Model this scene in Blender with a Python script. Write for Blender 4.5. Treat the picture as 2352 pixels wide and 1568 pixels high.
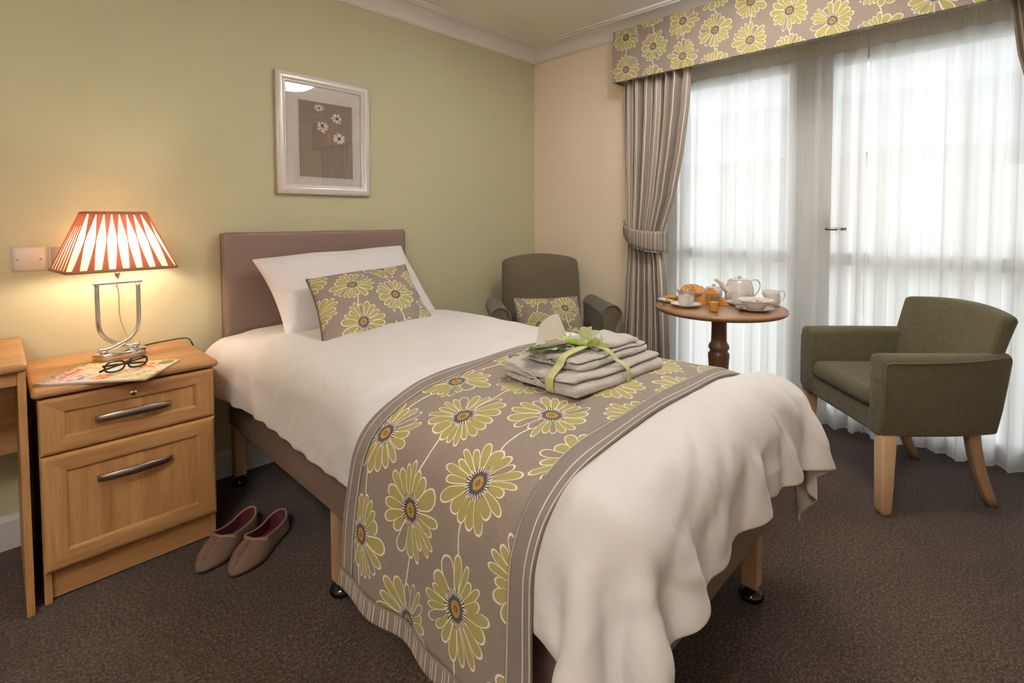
import bpy, bmesh, math, random
import numpy as np
from mathutils import Vector, Matrix
for o in list(bpy.data.objects): bpy.data.objects.remove(o)
SC = bpy.context.scene
COL = SC.collection
random.seed(7)
PI = math.pi

def lin(r, g, b):
    f = lambda c: (c/255/12.92) if c/255 <= .04045 else ((c/255+.055)/1.055)**2.4
    return (f(r), f(g), f(b), 1)

# ------------------------------------------------------------ camera
YAW, PITCH, ROLL = 0.812317717, 0.0400049926, -0.00177340767
cam = bpy.data.cameras.new('camera')
cam.sensor_width = 36; cam.lens = 1159.20165/2352*36
cam.shift_x = -(1206.4938-1176)/2352
cam.shift_y = (550.1168-784)/2352
cam.clip_start = .05
co = bpy.data.objects.new('camera', cam); COL.objects.link(co)
fw = Vector((math.sin(YAW)*math.cos(PITCH), math.cos(YAW)*math.cos(PITCH), -math.sin(PITCH)))
rt = Vector((math.cos(YAW), -math.sin(YAW), 0)); up = rt.cross(fw)
r2 = rt*math.cos(ROLL)+up*math.sin(ROLL); u2 = r2.cross(fw)
co.matrix_world = Matrix(((r2.x, u2.x, -fw.x, -2.757), (r2.y, u2.y, -fw.y, -2.519), (r2.z, u2.z, -fw.z, 1.155), (0, 0, 0, 1)))
SC.camera = co
# ------------------------------------------------------------ world, light, exposure
w = bpy.data.worlds.new('sky'); SC.world = w; w.use_nodes = True
bg = w.node_tree.nodes['Background']
bg.inputs[0].default_value = (.90, .96, 1.0, 1); bg.inputs[1].default_value = 1.6
SC.view_settings.view_transform = 'Standard'; SC.view_settings.look = 'None'
SC.view_settings.gamma = 1; SC.view_settings.use_curve_mapping = False
SC.view_settings.exposure = 0.50
DOME = 330.0       # emission of the ceiling light and the added fill light
BULB = 2.9        # table lamp bulb (watts)

# ------------------------------------------------------------ object helpers
def tag(o, label=None, cat=None, group=None, kind=None):
    if label: o['label'] = label
    if cat: o['category'] = cat
    if group: o['group'] = group
    if kind: o['kind'] = kind
    return o
def thing(name, label, cat, loc=(0, 0, 0), rz=0, group=None):
    o = bpy.data.objects.new(name, None); COL.objects.link(o)
    o.location = loc; o.rotation_euler = (0, 0, rz); o.empty_display_size = .05
    return tag(o, label, cat, group)
def link(name, me, mat, parent=None, smooth=True):
    if mat is not None: me.materials.append(mat)
    o = bpy.data.objects.new(name, me); COL.objects.link(o)
    if parent: o.parent = parent
    if smooth:
        for p in me.polygons: p.use_smooth = True
    return o
def autosm(o, a=35):
    me = o.data
    bm = bmesh.new(); bm.from_mesh(me)
    for e in bm.edges:
        if len(e.link_faces) == 2 and e.calc_face_angle(0) > math.radians(a): e.smooth = False
    bm.to_mesh(me); bm.free()
def raw(name, V, F, mat, parent=None, smooth=False, uv=None):
    me = bpy.data.meshes.new(name); me.from_pydata([tuple(map(float, v)) for v in V], [], F); me.update()
    if uv is not None:
        l = me.uv_layers.new(name='UVMap')
        for lp in me.loops: l.data[lp.index].uv = uv[lp.vertex_index]
    return link(name, me, mat, parent, smooth)
def grid(name, X, mat, parent=None, UV=None, cu=False, cv=False, capu=False, solid=0, sub=0, smooth=True, off=0):
    X = np.asarray(X, float); nu, nv = X.shape[:2]
    V = X.reshape(-1, 3)
    iu = np.arange(nu if cu else nu-1); iv = np.arange(nv if cv else nv-1)
    A, B = np.meshgrid(iu, iv, indexing='ij'); A2 = (A+1) % nu; B2 = (B+1) % nv
    F = np.stack([A*nv+B, A2*nv+B, A2*nv+B2, A*nv+B2], -1).reshape(-1, 4)
    nF = len(F)
    me = bpy.data.meshes.new(name)
    me.vertices.add(len(V)); me.vertices.foreach_set('co', V.ravel())
    caps = []
    if capu:   # close the two v rings (rows j=0 and j=nv-1 run round u)
        caps = [[i*nv for i in range(nu)][::-1], [i*nv+nv-1 for i in range(nu)]]
        if capu == 'end': caps = caps[1:]
        if capu == 'start': caps = caps[:1]
    nl = nF*4+sum(map(len, caps))
    me.loops.add(nl); me.loops.foreach_set('vertex_index', np.concatenate([F.ravel()]+[np.array(c) for c in caps]).astype(np.int32))
    me.polygons.add(nF+len(caps))
    st = list(range(0, nF*4, 4)); tot = [4]*nF; p = nF*4
    for c in caps: st.append(p); tot.append(len(c)); p += len(c)
    me.polygons.foreach_set('loop_start', st); me.polygons.foreach_set('loop_total', tot)
    if UV is not None:
        l = me.uv_layers.new(name='UVMap'); U = np.asarray(UV, float).reshape(-1, 2)
        idx = np.concatenate([F.ravel()]+[np.array(c) for c in caps])
        UU = U[idx]
        if cu and False: pass
        l.data.foreach_set('uv', UU.ravel())
    me.update(calc_edges=True); me.validate()
    o = link(name, me, mat, parent, smooth)
    if solid:
        m = o.modifiers.new('s', 'SOLIDIFY'); m.thickness = solid; m.offset = off
    if sub:
        m = o.modifiers.new('d', 'SUBSURF'); m.levels = sub; m.render_levels = sub
    return o
def box(name, lo, hi, mat, parent=None, bev=0, seg=2, rot=None, smooth=None):
    lo = Vector(lo); hi = Vector(hi); c = (lo+hi)/2; d = hi-lo
    bm = bmesh.new(); bmesh.ops.create_cube(bm, size=1)
    for v in bm.verts: v.co = Vector((v.co.x*d.x, v.co.y*d.y, v.co.z*d.z))
    if bev: bmesh.ops.bevel(bm, geom=bm.edges[:], offset=bev, segments=seg, profile=.5, affect='EDGES')
    if rot is not None: bmesh.ops.transform(bm, matrix=rot, verts=bm.verts)
    for v in bm.verts: v.co += c
    me = bpy.data.meshes.new(name); bm.to_mesh(me); bm.free()
    sm = bool(bev) if smooth is None else smooth
    o = link(name, me, mat, parent, sm)
    if sm: o.modifiers.new('w', 'WEIGHTED_NORMAL')
    return o
def tube(name, pts, r, mat, parent=None, seg=10, cyclic=False, flat=None):
    P = [Vector(p) for p in pts]; n = len(P)
    R = r if hasattr(r, '__len__') else [r]*n
    X = np.zeros((seg, n, 3)); N = None
    for i in range(n):
        if cyclic: t = P[(i+1) % n]-P[i-1]
        else: t = P[min(i+1, n-1)]-P[max(i-1, 0)]
        t.normalize()
        if N is None:
            N = t.orthogonal().normalized()
            if flat is not None: N = (Vector(flat)-t*t.dot(Vector(flat))).normalized()
        else:
            N = (N-t*N.dot(t))
            if N.length < 1e-6: N = t.orthogonal()
            N.normalize()
        B = t.cross(N)
        for k in range(seg):
            a = 2*PI*k/seg
            if flat is not None: q = P[i]+N*(math.cos(a)*R[i][0])+B*(math.sin(a)*R[i][1])
            else: q = P[i]+(N*math.cos(a)+B*math.sin(a))*R[i]
            X[k, i] = q
    return grid(name, X, mat, parent, cu=True, cv=cyclic, capu=(not cyclic))
def lathe(name, prof, mat, parent=None, seg=32, loc=(0, 0, 0), sx=1, sy=1, cap=False):
    X = np.zeros((seg, len(prof), 3))
    for k in range(seg):
        a = 2*PI*k/seg
        for j, (r, z) in enumerate(prof): X[k, j] = (loc[0]+r*math.cos(a)*sx, loc[1]+r*math.sin(a)*sy, loc[2]+z)
    o = grid(name, X, mat, parent, cu=True, capu=cap); autosm(o, 50); return o
def prism(name, poly, lo, hi, axis, mat, parent=None, bev=0, seg=2):
    """extrude a 2-D polygon along an axis (0 x,1 y,2 z)"""
    n = len(poly); V = []
    for t in (lo, hi):
        for a, b in poly:
            V.append((t, a, b) if axis == 0 else (a, t, b) if axis == 1 else (a, b, t))
    F = [list(range(n)), list(range(n, 2*n))[::-1]]+[[i, i+n, (i+1) % n+n, (i+1) % n] for i in range(n)]
    bm = bmesh.new(); vs = [bm.verts.new(v) for v in V]
    for f in F: bm.faces.new([vs[i] for i in f])
    bmesh.ops.recalc_face_normals(bm, faces=bm.faces)
    if bev: bmesh.ops.bevel(bm, geom=bm.edges[:], offset=bev, segments=seg, profile=.5, affect='EDGES')
    me = bpy.data.meshes.new(name); bm.to_mesh(me); bm.free()
    o = link(name, me, mat, parent, bool(bev))
    if bev: o.modifiers.new('w', 'WEIGHTED_NORMAL')
    return o
def copy_tree(o, parent=None):
    c = o.copy(); COL.objects.link(c)
    if parent: c.parent = parent
    for ch in [x for x in COL.objects if x.parent == o]: copy_tree(ch, c)
    return c
def smooth_path(pts, n):
    """Catmull-Rom through pts"""
    P = [np.array(p, float) for p in pts]; P = [2*P[0]-P[1]]+P+[2*P[-1]-P[-2]]
    out = []; m = len(P)-3
    for i in range(n):
        t = i/(n-1)*m; k = min(int(t), m-1); f = t-k
        a, b, c, d = P[k:k+4]
        out.append(.5*((2*b)+(c-a)*f+(2*a-5*b+4*c-d)*f*f+(3*b-a-3*c+d)*f**3))
    return out

# ------------------------------------------------------------ node helpers
class NT:
    def __init__(s, name, rough=.5, metal=0, color=(.8, .8, .8, 1), spec=None, sheen=0):
        s.m = bpy.data.materials.new(name); s.m.use_nodes = True; s.t = s.m.node_tree
        s.b = s.t.nodes['Principled BSDF']; s.out = s.t.nodes['Material Output']
        s.b.inputs['Roughness'].default_value = rough; s.b.inputs['Metallic'].default_value = metal
        s.b.inputs['Base Color'].default_value = color
        if spec is not None: s.b.inputs['Specular IOR Level'].default_value = spec
        if sheen: s.b.inputs['Sheen Weight'].default_value = sheen
    def new(s, t, **k):
        n = s.t.nodes.new(t)
        for a, v in k.items(): setattr(n, a, v)
        return n
    def put(s, inp, v):
        if isinstance(v, bpy.types.NodeSocket): s.t.links.new(v, inp)
        else: inp.default_value = v
    def math(s, op, a, b=0, c=None, clamp=False):
        n = s.new('ShaderNodeMath', operation=op, use_clamp=clamp); s.put(n.inputs[0], a); s.put(n.inputs[1], b)
        if c is not None: s.put(n.inputs[2], c)
        return n.outputs[0]
    def add(s, a, b): return s.math('ADD', a, b)
    def sub(s, a, b): return s.math('SUBTRACT', a, b)
    def mul(s, a, b): return s.math('MULTIPLY', a, b)
    def div(s, a, b): return s.math('DIVIDE', a, b)
    def lt(s, a, b): return s.math('LESS_THAN', a, b)
    def gt(s, a, b): return s.math('GREATER_THAN', a, b)
    def mix(s, f, a, b, blend='MIX'):
        n = s.new('ShaderNodeMix', data_type='RGBA', blend_type=blend); s.put(n.inputs[0], f); s.put(n.inputs[6], a); s.put(n.inputs[7], b)
        return n.outputs[2]
    def fmix(s, f, a, b):
        n = s.new('ShaderNodeMix', data_type='FLOAT'); s.put(n.inputs[0], f); s.put(n.inputs[2], a); s.put(n.inputs[3], b)
        return n.outputs[0]
    def uv(s):
        n = s.new('ShaderNodeTexCoord'); q = s.new('ShaderNodeSeparateXYZ'); s.t.links.new(n.outputs['UV'], q.inputs[0])
        s.uvv = n.outputs['UV']; return q.outputs[0], q.outputs[1]
    def objc(s, scale=(1, 1, 1)):
        n = s.new('ShaderNodeTexCoord'); m = s.new('ShaderNodeMapping'); s.t.links.new(n.outputs['Object'], m.inputs[0]); m.inputs['Scale'].default_value = scale
        return m.outputs[0]
    def uvm(s, scale=(1, 1, 1)):
        n = s.new('ShaderNodeTexCoord'); m = s.new('ShaderNodeMapping'); s.t.links.new(n.outputs['UV'], m.inputs[0]); m.inputs['Scale'].default_value = scale
        return m.outputs[0]
    def noise(s, vec, scale=5, detail=2, rough=.5, dist=0):
        n = s.new('ShaderNodeTexNoise'); s.put(n.inputs['Vector'], vec); n.inputs['Scale'].default_value = scale
        n.inputs['Detail'].default_value = detail; n.inputs['Roughness'].default_value = rough; n.inputs['Distortion'].default_value = dist
        return n.outputs['Fac']
    def xyz(s, a, b, c=0):
        n = s.new('ShaderNodeCombineXYZ'); s.put(n.inputs[0], a); s.put(n.inputs[1], b); s.put(n.inputs[2], c); return n.outputs[0]
    def white(s, vec):
        n = s.new('ShaderNodeTexWhiteNoise', noise_dimensions='3D'); s.put(n.inputs[0], vec); return n.outputs['Value']
    def ramp(s, f, stops):
        n = s.new('ShaderNodeValToRGB'); s.put(n.inputs[0], f); e = n.color_ramp.elements
        while len(e) < len(stops): e.new(.5)
        for i, (p, c) in enumerate(stops): e[i].position = p; e[i].color = c
        return n.outputs[0]
    def rng(s, f, a, b, c, d):
        n = s.new('ShaderNodeMapRange'); s.put(n.inputs[0], f)
        for i, v in enumerate((a, b, c, d)): n.inputs[i+1].default_value = v
        return n.outputs[0]
    def bump(s, h, strength=.3, dist=.01):
        n = s.new('ShaderNodeBump'); n.inputs['Strength'].default_value = strength; n.inputs['Distance'].default_value = dist
        s.put(n.inputs['Height'], h); s.t.links.new(n.outputs[0], s.b.inputs['Normal'])
    def col(s, c): s.put(s.b.inputs['Base Color'], c)

def plain(name, c, rough=.5, metal=0, bs=0, bstr=.1, bd=.002, var=0, spec=None):
    n = NT(name, rough, metal, c, spec)
    v = n.objc()
    if var:
        f = n.noise(v, 6, 3); dk = tuple(x*(1-var) for x in c[:3])+(1,); n.col(n.mix(f, dk, c))
    if bs: n.bump(n.noise(v, bs, 3), bstr, bd)
    return n.m
def linen(name, c1, c2, uv=False, sc=1, rough=.9, extra=None, sheen=.15, fine=1):
    n = NT(name, rough, sheen=sheen)
    f = n.uvm if uv else n.objc
    a = n.noise(f((60*sc, 900*sc, 60*sc)), 1, 2); b = n.noise(f((900*sc, 60*sc, 900*sc)), 1, 2)
    w = n.mul(n.add(a, b), .5); big = n.noise(f(), 30, 2)
    w2 = n.add(n.mul(n.sub(w, .5), 3.2*fine), .5)
    w3 = n.math('ADD', w2, n.mul(n.sub(big, .5), .3), clamp=True)
    c = n.mix(w3, c1, c2); n.col(c); n.bump(w, .25, .0015)
    n.w = w3; n.c = c
    return n
def wood(name, c1, c2, axis=0, rough=.42, scale=1.0, spec=.4):
    n = NT(name, rough, spec=spec)
    s = [38*scale]*3; s[axis] = 2.2*scale
    g = n.noise(n.objc(tuple(s)), 1, 4, .6, .6)
    s2 = [7*scale]*3; s2[axis] = .9*scale
    h = n.noise(n.objc(tuple(s2)), 1, 3, .55, 1.6)
    s3 = [260*scale]*3; s3[axis] = 9*scale
    p = n.noise(n.objc(tuple(s3)), 1, 2)
    f = n.math('ADD', n.mul(g, .45), n.mul(h, .55)); f = n.math('ADD', f, n.mul(n.sub(p, .5), .25), clamp=True)
    n.col(n.ramp(f, [(.30, c1), (.52, tuple((a+b)/2 for a, b in zip(c1, c2))), (.68, c2)]))
    n.bump(p, .08, .0005)
    return n.m

CREAM = lin(236, 227, 206)
def daisy(name, b=.19, a=.18, R=.088, u0=0, v0=0, border=None, g1=lin(112, 98, 88), g2=lin(152, 137, 124), jit=0):
    """printed linen: taupe ground, staggered hand drawn daisies joined by stems. UV is in metres"""
    n = NT(name, .9, sheen=.1)
    U, V = n.uv()
    uvv = n.uvv
    wob = n.noise(uvv, 28, 2)
    u = n.add(n.sub(U, u0), n.mul(n.sub(wob, .5), .006)); v = n.add(n.sub(V, v0), n.mul(n.sub(n.noise(uvv, 23, 2), .5), .006))
    # two candidate lattices
    cu0 = n.mul(n.math('ROUND', n.div(u, 2*a)), 2*a); cv0 = n.mul(n.math('ROUND', n.div(v, b)), b)
    cu1 = n.mul(n.add(n.math('FLOOR', n.div(u, 2*a)), .5), 2*a); cv1 = n.mul(n.add(n.math('FLOOR', n.div(v, b)), .5), b)
    x0, y0, x1, y1 = n.sub(u, cu0), n.sub(v, cv0), n.sub(u, cu1), n.sub(v, cv1)
    d0 = n.add(n.mul(x0, x0), n.mul(y0, y0)); d1 = n.add(n.mul(x1, x1), n.mul(y1, y1))
    sel = n.lt(d1, d0)
    x = n.fmix(sel, x0, x1); y = n.fmix(sel, y0, y1)
    ci = n.fmix(sel, cu0, cu1); cj = n.fmix(sel, cv0, cv1)
    ci = n.math('ROUND', n.mul(ci, 1000)); cj = n.math('ROUND', n.mul(cj, 1000))
    ra = n.white(n.xyz(ci, cj, 1)); rb = n.white(n.xyz(ci, cj, 2))
    r = n.math('SQRT', n.add(n.mul(x, x), n.mul(y, y)))
    th = n.math('ARCTAN2', y, x)
    N = 19.0
    wobt = n.add(n.mul(n.math('SINE', n.add(n.mul(th, 2), n.mul(ra, 6.28))), .42), n.mul(n.math('SINE', n.add(n.mul(th, 3), n.mul(rb, 6.28))), .22))
    t = n.add(n.add(n.mul(th, N/(2*PI)), wobt), n.mul(ra, 7))
    k = n.math('FLOOR', t); f = n.sub(n.sub(t, k), .5)
    k = n.math('FLOORED_MODULO', k, N)
    pr = n.white(n.xyz(ci, cj, n.add(k, 5.5))); pw = n.white(n.xyz(ci, cj, n.add(k, 45.5))); pf = n.white(n.xyz(cj, ci, n.add(k, 85.5)))
    L = n.add(R*.74, n.mul(pr, R*.28))
    arc = n.mul(n.mul(n.math('ABSOLUTE', n.add(f, n.mul(n.sub(pw, .5), .14))), 2*PI/N), r)
    def petal(Ls, W, r0):
        s = n.div(n.sub(r, r0), n.sub(Ls, r0)); sc = n.math('MAXIMUM', s, 0.0001)
        tip = n.math('MAXIMUM', n.sub(1, n.math('POWER', sc, 5)), 0)
        h = n.mul(n.mul(n.math('POWER', sc, .75), n.math('SQRT', tip)), W)
        return n.mul(n.lt(arc, h), n.gt(s, 0))
    Wd = n.add(R*.112, n.mul(pw, R*.05))
    inner = petal(L, Wd, R*.20); outer = petal(n.add(L, .0042), n.add(Wd, .0027), R*.12)
    filled = n.gt(pf, .13)
    # linen ground
    wa = n.noise(n.uvm((90, 1400, 1)), 1, 2); wb = n.noise(n.uvm((1400, 90, 1)), 1, 2)
    wv = n.mul(n.add(wa, wb), .5)
    ground = n.mix(n.math('ADD', n.mul(n.sub(wv, .5), 3.6), .5, clamp=True), g1, g2)
    yel = n.mix(n.noise(n.uvm((200, 900, 1)), 1, 2), lin(140, 128, 70), lin(176, 163, 102))
    # stems
    sx = n.add(x, n.mul(n.math('SINE', n.mul(v, 33)), .007))
    stem = n.lt(n.math('ABSOLUTE', sx), .0021)
    c = n.mix(stem, ground, CREAM)
    c = n.mix(outer, c, CREAM)
    fillc = n.mix(filled, ground, yel)
    c = n.mix(inner, c, fillc)
    # centre
    spk = n.math('SINE', n.mul(th, 23)); sn_ = n.noise(uvv, 420, 2)
    rc = n.add(r, n.mul(n.sub(sn_, .5), .006))
    ring = n.lt(n.add(rc, n.mul(spk, .0035)), R*.33)
    c = n.mix(ring, c, n.mix(n.gt(n.math('SINE', n.mul(th, 31)), .1), lin(70, 66, 70), CREAM))
    c = n.mix(n.lt(n.add(rc, n.mul(spk, .0015)), R*.235), c, lin(66, 62, 66))
    c = n.mix(n.lt(rc, R*.145), c, lin(172, 128, 44))
    c = n.mix(n.mul(n.lt(rc, R*.06), n.gt(rc, R*.025)), c, lin(80, 66, 48))
    n.col(c); n.bump(wv, .2, .001)
    return n.m
def striped(name, lines, period, c1=lin(118, 105, 95), c2=lin(138, 124, 113), axis=0, lc=lin(214, 203, 182)):
    n = NT(name, .85, sheen=.1)
    U, V = n.uv(); q = U if axis == 0 else V
    f = n.mul(n.math('FRACT', n.div(q, period)), period)
    m = None
    for p, wd in lines:
        k = n.lt(n.math('ABSOLUTE', n.sub(f, p)), wd/2); m = k if m is None else n.math('MAXIMUM', m, k)
    wa = n.noise(n.uvm((120, 1500, 1)), 1, 2); wb = n.noise(n.uvm((1500, 120, 1)), 1, 2)
    wv = n.mul(n.add(wa, wb), .5)
    g = n.mix(n.math('ADD', n.mul(n.sub(wv, .5), 3), .5, clamp=True), c1, c2)
    n.col(n.mix(m, g, lc)); n.bump(wv, .15, .001)
    return n.m

# ------------------------------------------------------------ materials
M = {}
M['green'] = plain('green_paint', lin(196, 190, 156), .75, bs=180, bstr=.04)
M['beige'] = plain('beige_paint', lin(242, 224, 202), .8, bs=180, bstr=.04)
M['white_paint'] = plain('white_paint', lin(232, 224, 216), .55)
M['ceiling'] = plain('ceiling_paint', lin(248, 240, 228), .85, bs=150, bstr=.04)
M['skirt'] = plain('skirting_paint', lin(215, 214, 216), .4)
M['upvc'] = plain('white_upvc', lin(232, 234, 238), .35)
n = NT('carpet', .95, sheen=.06)
v = n.objc(); a = n.noise(v, 120, 3, .75); b = n.noise(v, 330, 2, .7); c_ = n.noise(v, 3, 3)
f = n.math('ADD', n.mul(n.sub(a, .5), 3.0), n.mul(n.sub(b, .5), 2.2)); f = n.math('ADD', n.add(f, n.mul(n.sub(c_, .5), .45)), .5, clamp=True)
n.col(n.ramp(f, [(0, lin(26, 16, 9)), (.5, lin(55, 37, 26)), (1, lin(104, 78, 60))])); n.bump(n.add(a, b), .6, .006); M['carpet'] = n.m
M['oak'] = wood('oak_veneer_horizontal', lin(148, 102, 60), lin(196, 150, 98), 0, .38)
M['oak_v'] = wood('oak_veneer_vertical', lin(148, 102, 60), lin(196, 150, 98), 2, .40)
M['oak_y'] = wood('oak_veneer_depth', lin(148, 102, 60), lin(196, 150, 98), 1, .40)
M['oak_leg'] = wood('beech_leg', lin(164, 130, 96), lin(190, 156, 120), 2, .42)
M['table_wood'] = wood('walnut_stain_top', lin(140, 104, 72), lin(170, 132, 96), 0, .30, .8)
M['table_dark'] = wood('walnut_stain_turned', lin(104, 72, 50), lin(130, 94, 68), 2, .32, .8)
M['vinyl'] = plain('taupe_vinyl', lin(122, 101, 90), .48, bs=260, bstr=.06, bd=.001)
M['vinyl_dark'] = plain('taupe_vinyl_seam', lin(104, 80, 68), .5)
M['chrome'] = plain('chrome', lin(225, 222, 218), .12, 1)
M['steel'] = plain('brushed_steel', lin(172, 164, 158), .30, 1)
M['black'] = plain('black_plastic', lin(16, 16, 18), .14, spec=.6)
M['blackm'] = plain('black_rubber', lin(24, 22, 22), .6)
n = NT('white_cotton', .85, sheen=.2, color=lin(224, 219, 216))
q = n.noise(n.uvm((1, 1, 1)), 5, 3, .5, .8); q2 = n.noise(n.uvm((1.6, 1, 1)), 8, 2, .5, 1.5)

rg = n.new('ShaderNodeTexNoise', noise_type='RIDGED_MULTIFRACTAL'); n.t.links.new(n.uvm((1.5, 1, 1)), rg.inputs['Vector']); rg.inputs['Scale'].default_value = 3.2; rg.inputs['Detail'].default_value = 3; rg.inputs['Distortion'].default_value = .9; rg.inputs['Roughness'].default_value = .5
n.bump(n.add(n.mul(rg.outputs[0], .16), n.mul(n.math('POWER', q2, 2), .35)), .5, .02); M['cotton'] = n.m
n = NT('pillow_cotton', .85, sheen=.2, color=lin(230, 225, 226))
q = n.noise(n.objc((1, 1, 1)), 11, 3, .5, 1.0); n.bump(q, .35, .02); M['pcotton'] = n.m
M['sheet'] = plain('lilac_sheet', lin(206, 200, 222), .8)
M['blue'] = plain('blue_mattress_cover', lin(86, 98, 128), .6, var=.3)
M['silver'] = None
n = NT('silver_leaf_frame', .34, .22, lin(222, 216, 210)); sv = n.noise(n.objc((8, 300, 8)), 1, 2); sv2 = n.noise(n.objc((300, 8, 14)), 1, 2)
n.col(n.mix(n.add(n.mul(sv, .5), n.mul(sv2, .5)), lin(206, 198, 192), lin(246, 242, 238))); M['silver'] = n.m
G1, G2 = lin(62, 54, 33), lin(98, 90, 58)
M['olive'] = linen('olive_linen', G1, G2, sc=1).m
M['olive2'] = linen('dark_olive_linen', lin(66, 58, 40), lin(96, 86, 62), sc=1).m
M['piping'] = plain('taupe_piping', lin(92, 78, 74), .7)
M['ceramic'] = plain('white_ceramic', lin(226, 218, 210), .12, spec=.55)
M['runner'] = daisy('daisy_linen_runner', b=.235, a=.175, R=.098, u0=-1.42, v0=.16)
M['pelmetfab'] = daisy('daisy_linen_pelmet', b=.187, a=.178, R=.088, u0=.872, v0=2.04)
M['cush'] = daisy('daisy_linen_cushion', b=.205, a=.17, R=.092, u0=-.085, v0=.06)
M['cush2'] = daisy('daisy_linen_armchair_cushion', b=.20, a=.165, R=.088, u0=-.07, v0=-.055)
M['taupe'] = linen('taupe_border_cotton', lin(112, 100, 94), lin(130, 117, 110), uv=True).m
M['band'] = striped('border_band_fabric', [(.016, .0028), (.0495, .0028)], .054, lin(112, 100, 94), lin(130, 117, 110), 1)
M['band2'] = striped('border_band_fabric_foot_side', [(.003, .0026), (.018, .0028), (.0505, .0028)], .054, lin(112, 100, 94), lin(130, 117, 110), 1)
M['ticking'] = striped('striped_binding_fabric', [(.006, .0022), (.012, .0022), (.022, .003), (.043, .0022), (.050, .0022), (.062, .003)], .075)
M['curtain'] = striped('striped_curtain_fabric', [(.010, .007), (.027, .004), (.062, .006), (.100, .007)], .128, lin(136, 122, 113), lin(162, 148, 138), lc=lin(236, 226, 206))
def sheer_mat(name, tr, col):
    n = NT(name); t = n.t
    for x in (n.b,): t.nodes.remove(x)
    a = n.new('ShaderNodeBsdfTransparent'); b = n.new('ShaderNodeBsdfTranslucent'); d = n.new('ShaderNodeBsdfDiffuse')
    b.inputs[0].default_value = col; d.inputs[0].default_value = col
    m1 = n.new('ShaderNodeMixShader'); m1.inputs[0].default_value = .22
    t.links.new(b.outputs[0], m1.inputs[1]); t.links.new(d.outputs[0], m1.inputs[2])
    m2 = n.new('ShaderNodeMixShader'); m2.inputs[0].default_value = tr
    t.links.new(m1.outputs[0], m2.inputs[1]); t.links.new(a.outputs[0], m2.inputs[2]); t.links.new(m2.outputs[0], n.out.inputs[0])
    return n.m
M['sheer'] = sheer_mat('sheer_voile', .11, lin(250, 250, 248))
M['sheer_tape'] = sheer_mat('sheer_heading_tape', .2, lin(248, 244, 230))
M['sheer_hem'] = sheer_mat('sheer_hem', .12, lin(250, 250, 250))
def glass_mat(name, tint=(1, 1, 1, 1), gl=.06, rough=.02):
    n = NT(name); t = n.t; t.nodes.remove(n.b)
    a = n.new('ShaderNodeBsdfTransparent'); a.inputs[0].default_value = tint
    g = n.new('ShaderNodeBsdfGlossy'); g.inputs['Roughness'].default_value = rough
    lw = n.new('ShaderNodeLayerWeight'); lw.inputs[0].default_value = .5; fr = n.new('ShaderNodeMath', operation='POWER'); fr.inputs[1].default_value = 4.0; t.links.new(lw.outputs['Facing'], fr.inputs[0]); f2 = n.new('ShaderNodeMath', operation='MULTIPLY_ADD'); f2.inputs[1].default_value = .7; f2.inputs[2].default_value = gl; t.links.new(fr.outputs[0], f2.inputs[0]); fr = f2
    m = n.new('ShaderNodeMixShader'); t.links.new(fr.outputs[0], m.inputs[0])
    t.links.new(a.outputs[0], m.inputs[1]); t.links.new(g.outputs[0], m.inputs[2]); t.links.new(m.outputs[0], n.out.inputs[0])
    return n.m
M['glass'] = glass_mat('clear_glass')

# ------------------------------------------------------------ the room
XL, YF, ZC = -4.3, -4.3, 2.385
RX = .50            # depth of the window recess
RY0, RY1, RZ = -.80, -3.30, 2.165
def struct(name, lo, hi, m, **k): return tag(box(name, lo, hi, m, **k), kind='structure')
struct('floor', (XL-.1, YF-.1, -.1), (RX+.12, .1, 0), M['carpet'])
struct('ceiling', (XL-.1, YF-.1, ZC), (RX+.1, .1, ZC+.1), M['ceiling'])
struct('wall_back', (XL-.1, 0, 0), (RX+.1, .1, ZC), M['green'])
# window wall with its deep recess
wv = [((0, RY0, 0), (RX+.1, 0, ZC)), ((0, YF, 0), (RX+.1, RY1, ZC)), ((0, RY1, RZ), (RX+.1, RY0, ZC))]
bm = bmesh.new()
for lo, hi in wv:
    g = bmesh.ops.create_cube(bm, size=1)['verts']
    for q in g: q.co = Vector([(lo[i]+hi[i])/2+q.co[i]*(hi[i]-lo[i]) for i in range(3)])
me = bpy.data.meshes.new('wall_right'); bm.to_mesh(me); bm.free()
tag(link('wall_right', me, M['beige'], smooth=False), kind='structure')
struct('wall_left', (XL-.1, YF-.1, 0), (XL, 0, ZC), M['beige'])
struct('wall_front', (XL, YF-.1, 0), (RX+.1, YF, ZC), M['beige'])
# coving: a scotia swept along the wall heads, mitred in the corner
cp = [(0, 2.282), (.006, 2.282), (.010, 2.288)]
for i in range(9):
    a = PI/2*i/8; cp.append((.096-.082*math.cos(a), 2.288+.074*math.sin(a)))
cp += [(.100, 2.363), (.100, 2.370), (.112, 2.372), (.112, 2.3849), (0, 2.3849)]
def cove(name, path):
    X = np.zeros((len(cp), 2, 3))
    for i, (o_, z) in enumerate(cp):
        for j in range(2):
            (px, py), (ox, oy) = path[j]; X[i, j] = (px+ox*o_, py+oy*o_, z)
    o = grid(name, X, M['white_paint'], cu=True, smooth=True); autosm(o, 40); return tag(o, kind='structure')
cove('trim_1', [((XL, 0), (0, -1)), ((-.0005, -.0005), (-1, -1))])
cove('trim_2', [((-.0005, -.0005), (-1, -1)), ((0, YF), (-1, 0))])
sk = [(0, 0), (0, .118), (.006, .118), (.010, .112), (.015, .100), (.015, 0)]
def skirt(name, x0, x1): return tag(prism(name, [(-a-.0002, b+.0005) for a, b in sk], x0, x1, 0, M['skirt']), kind='structure')
skirt('baseboard_back', XL, -.0005)
o = prism('baseboard_right', [(-a-.0002, b+.0005) for a, b in sk], RY0, -.016, 1, M['skirt']); tag(o, kind='structure')

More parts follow.
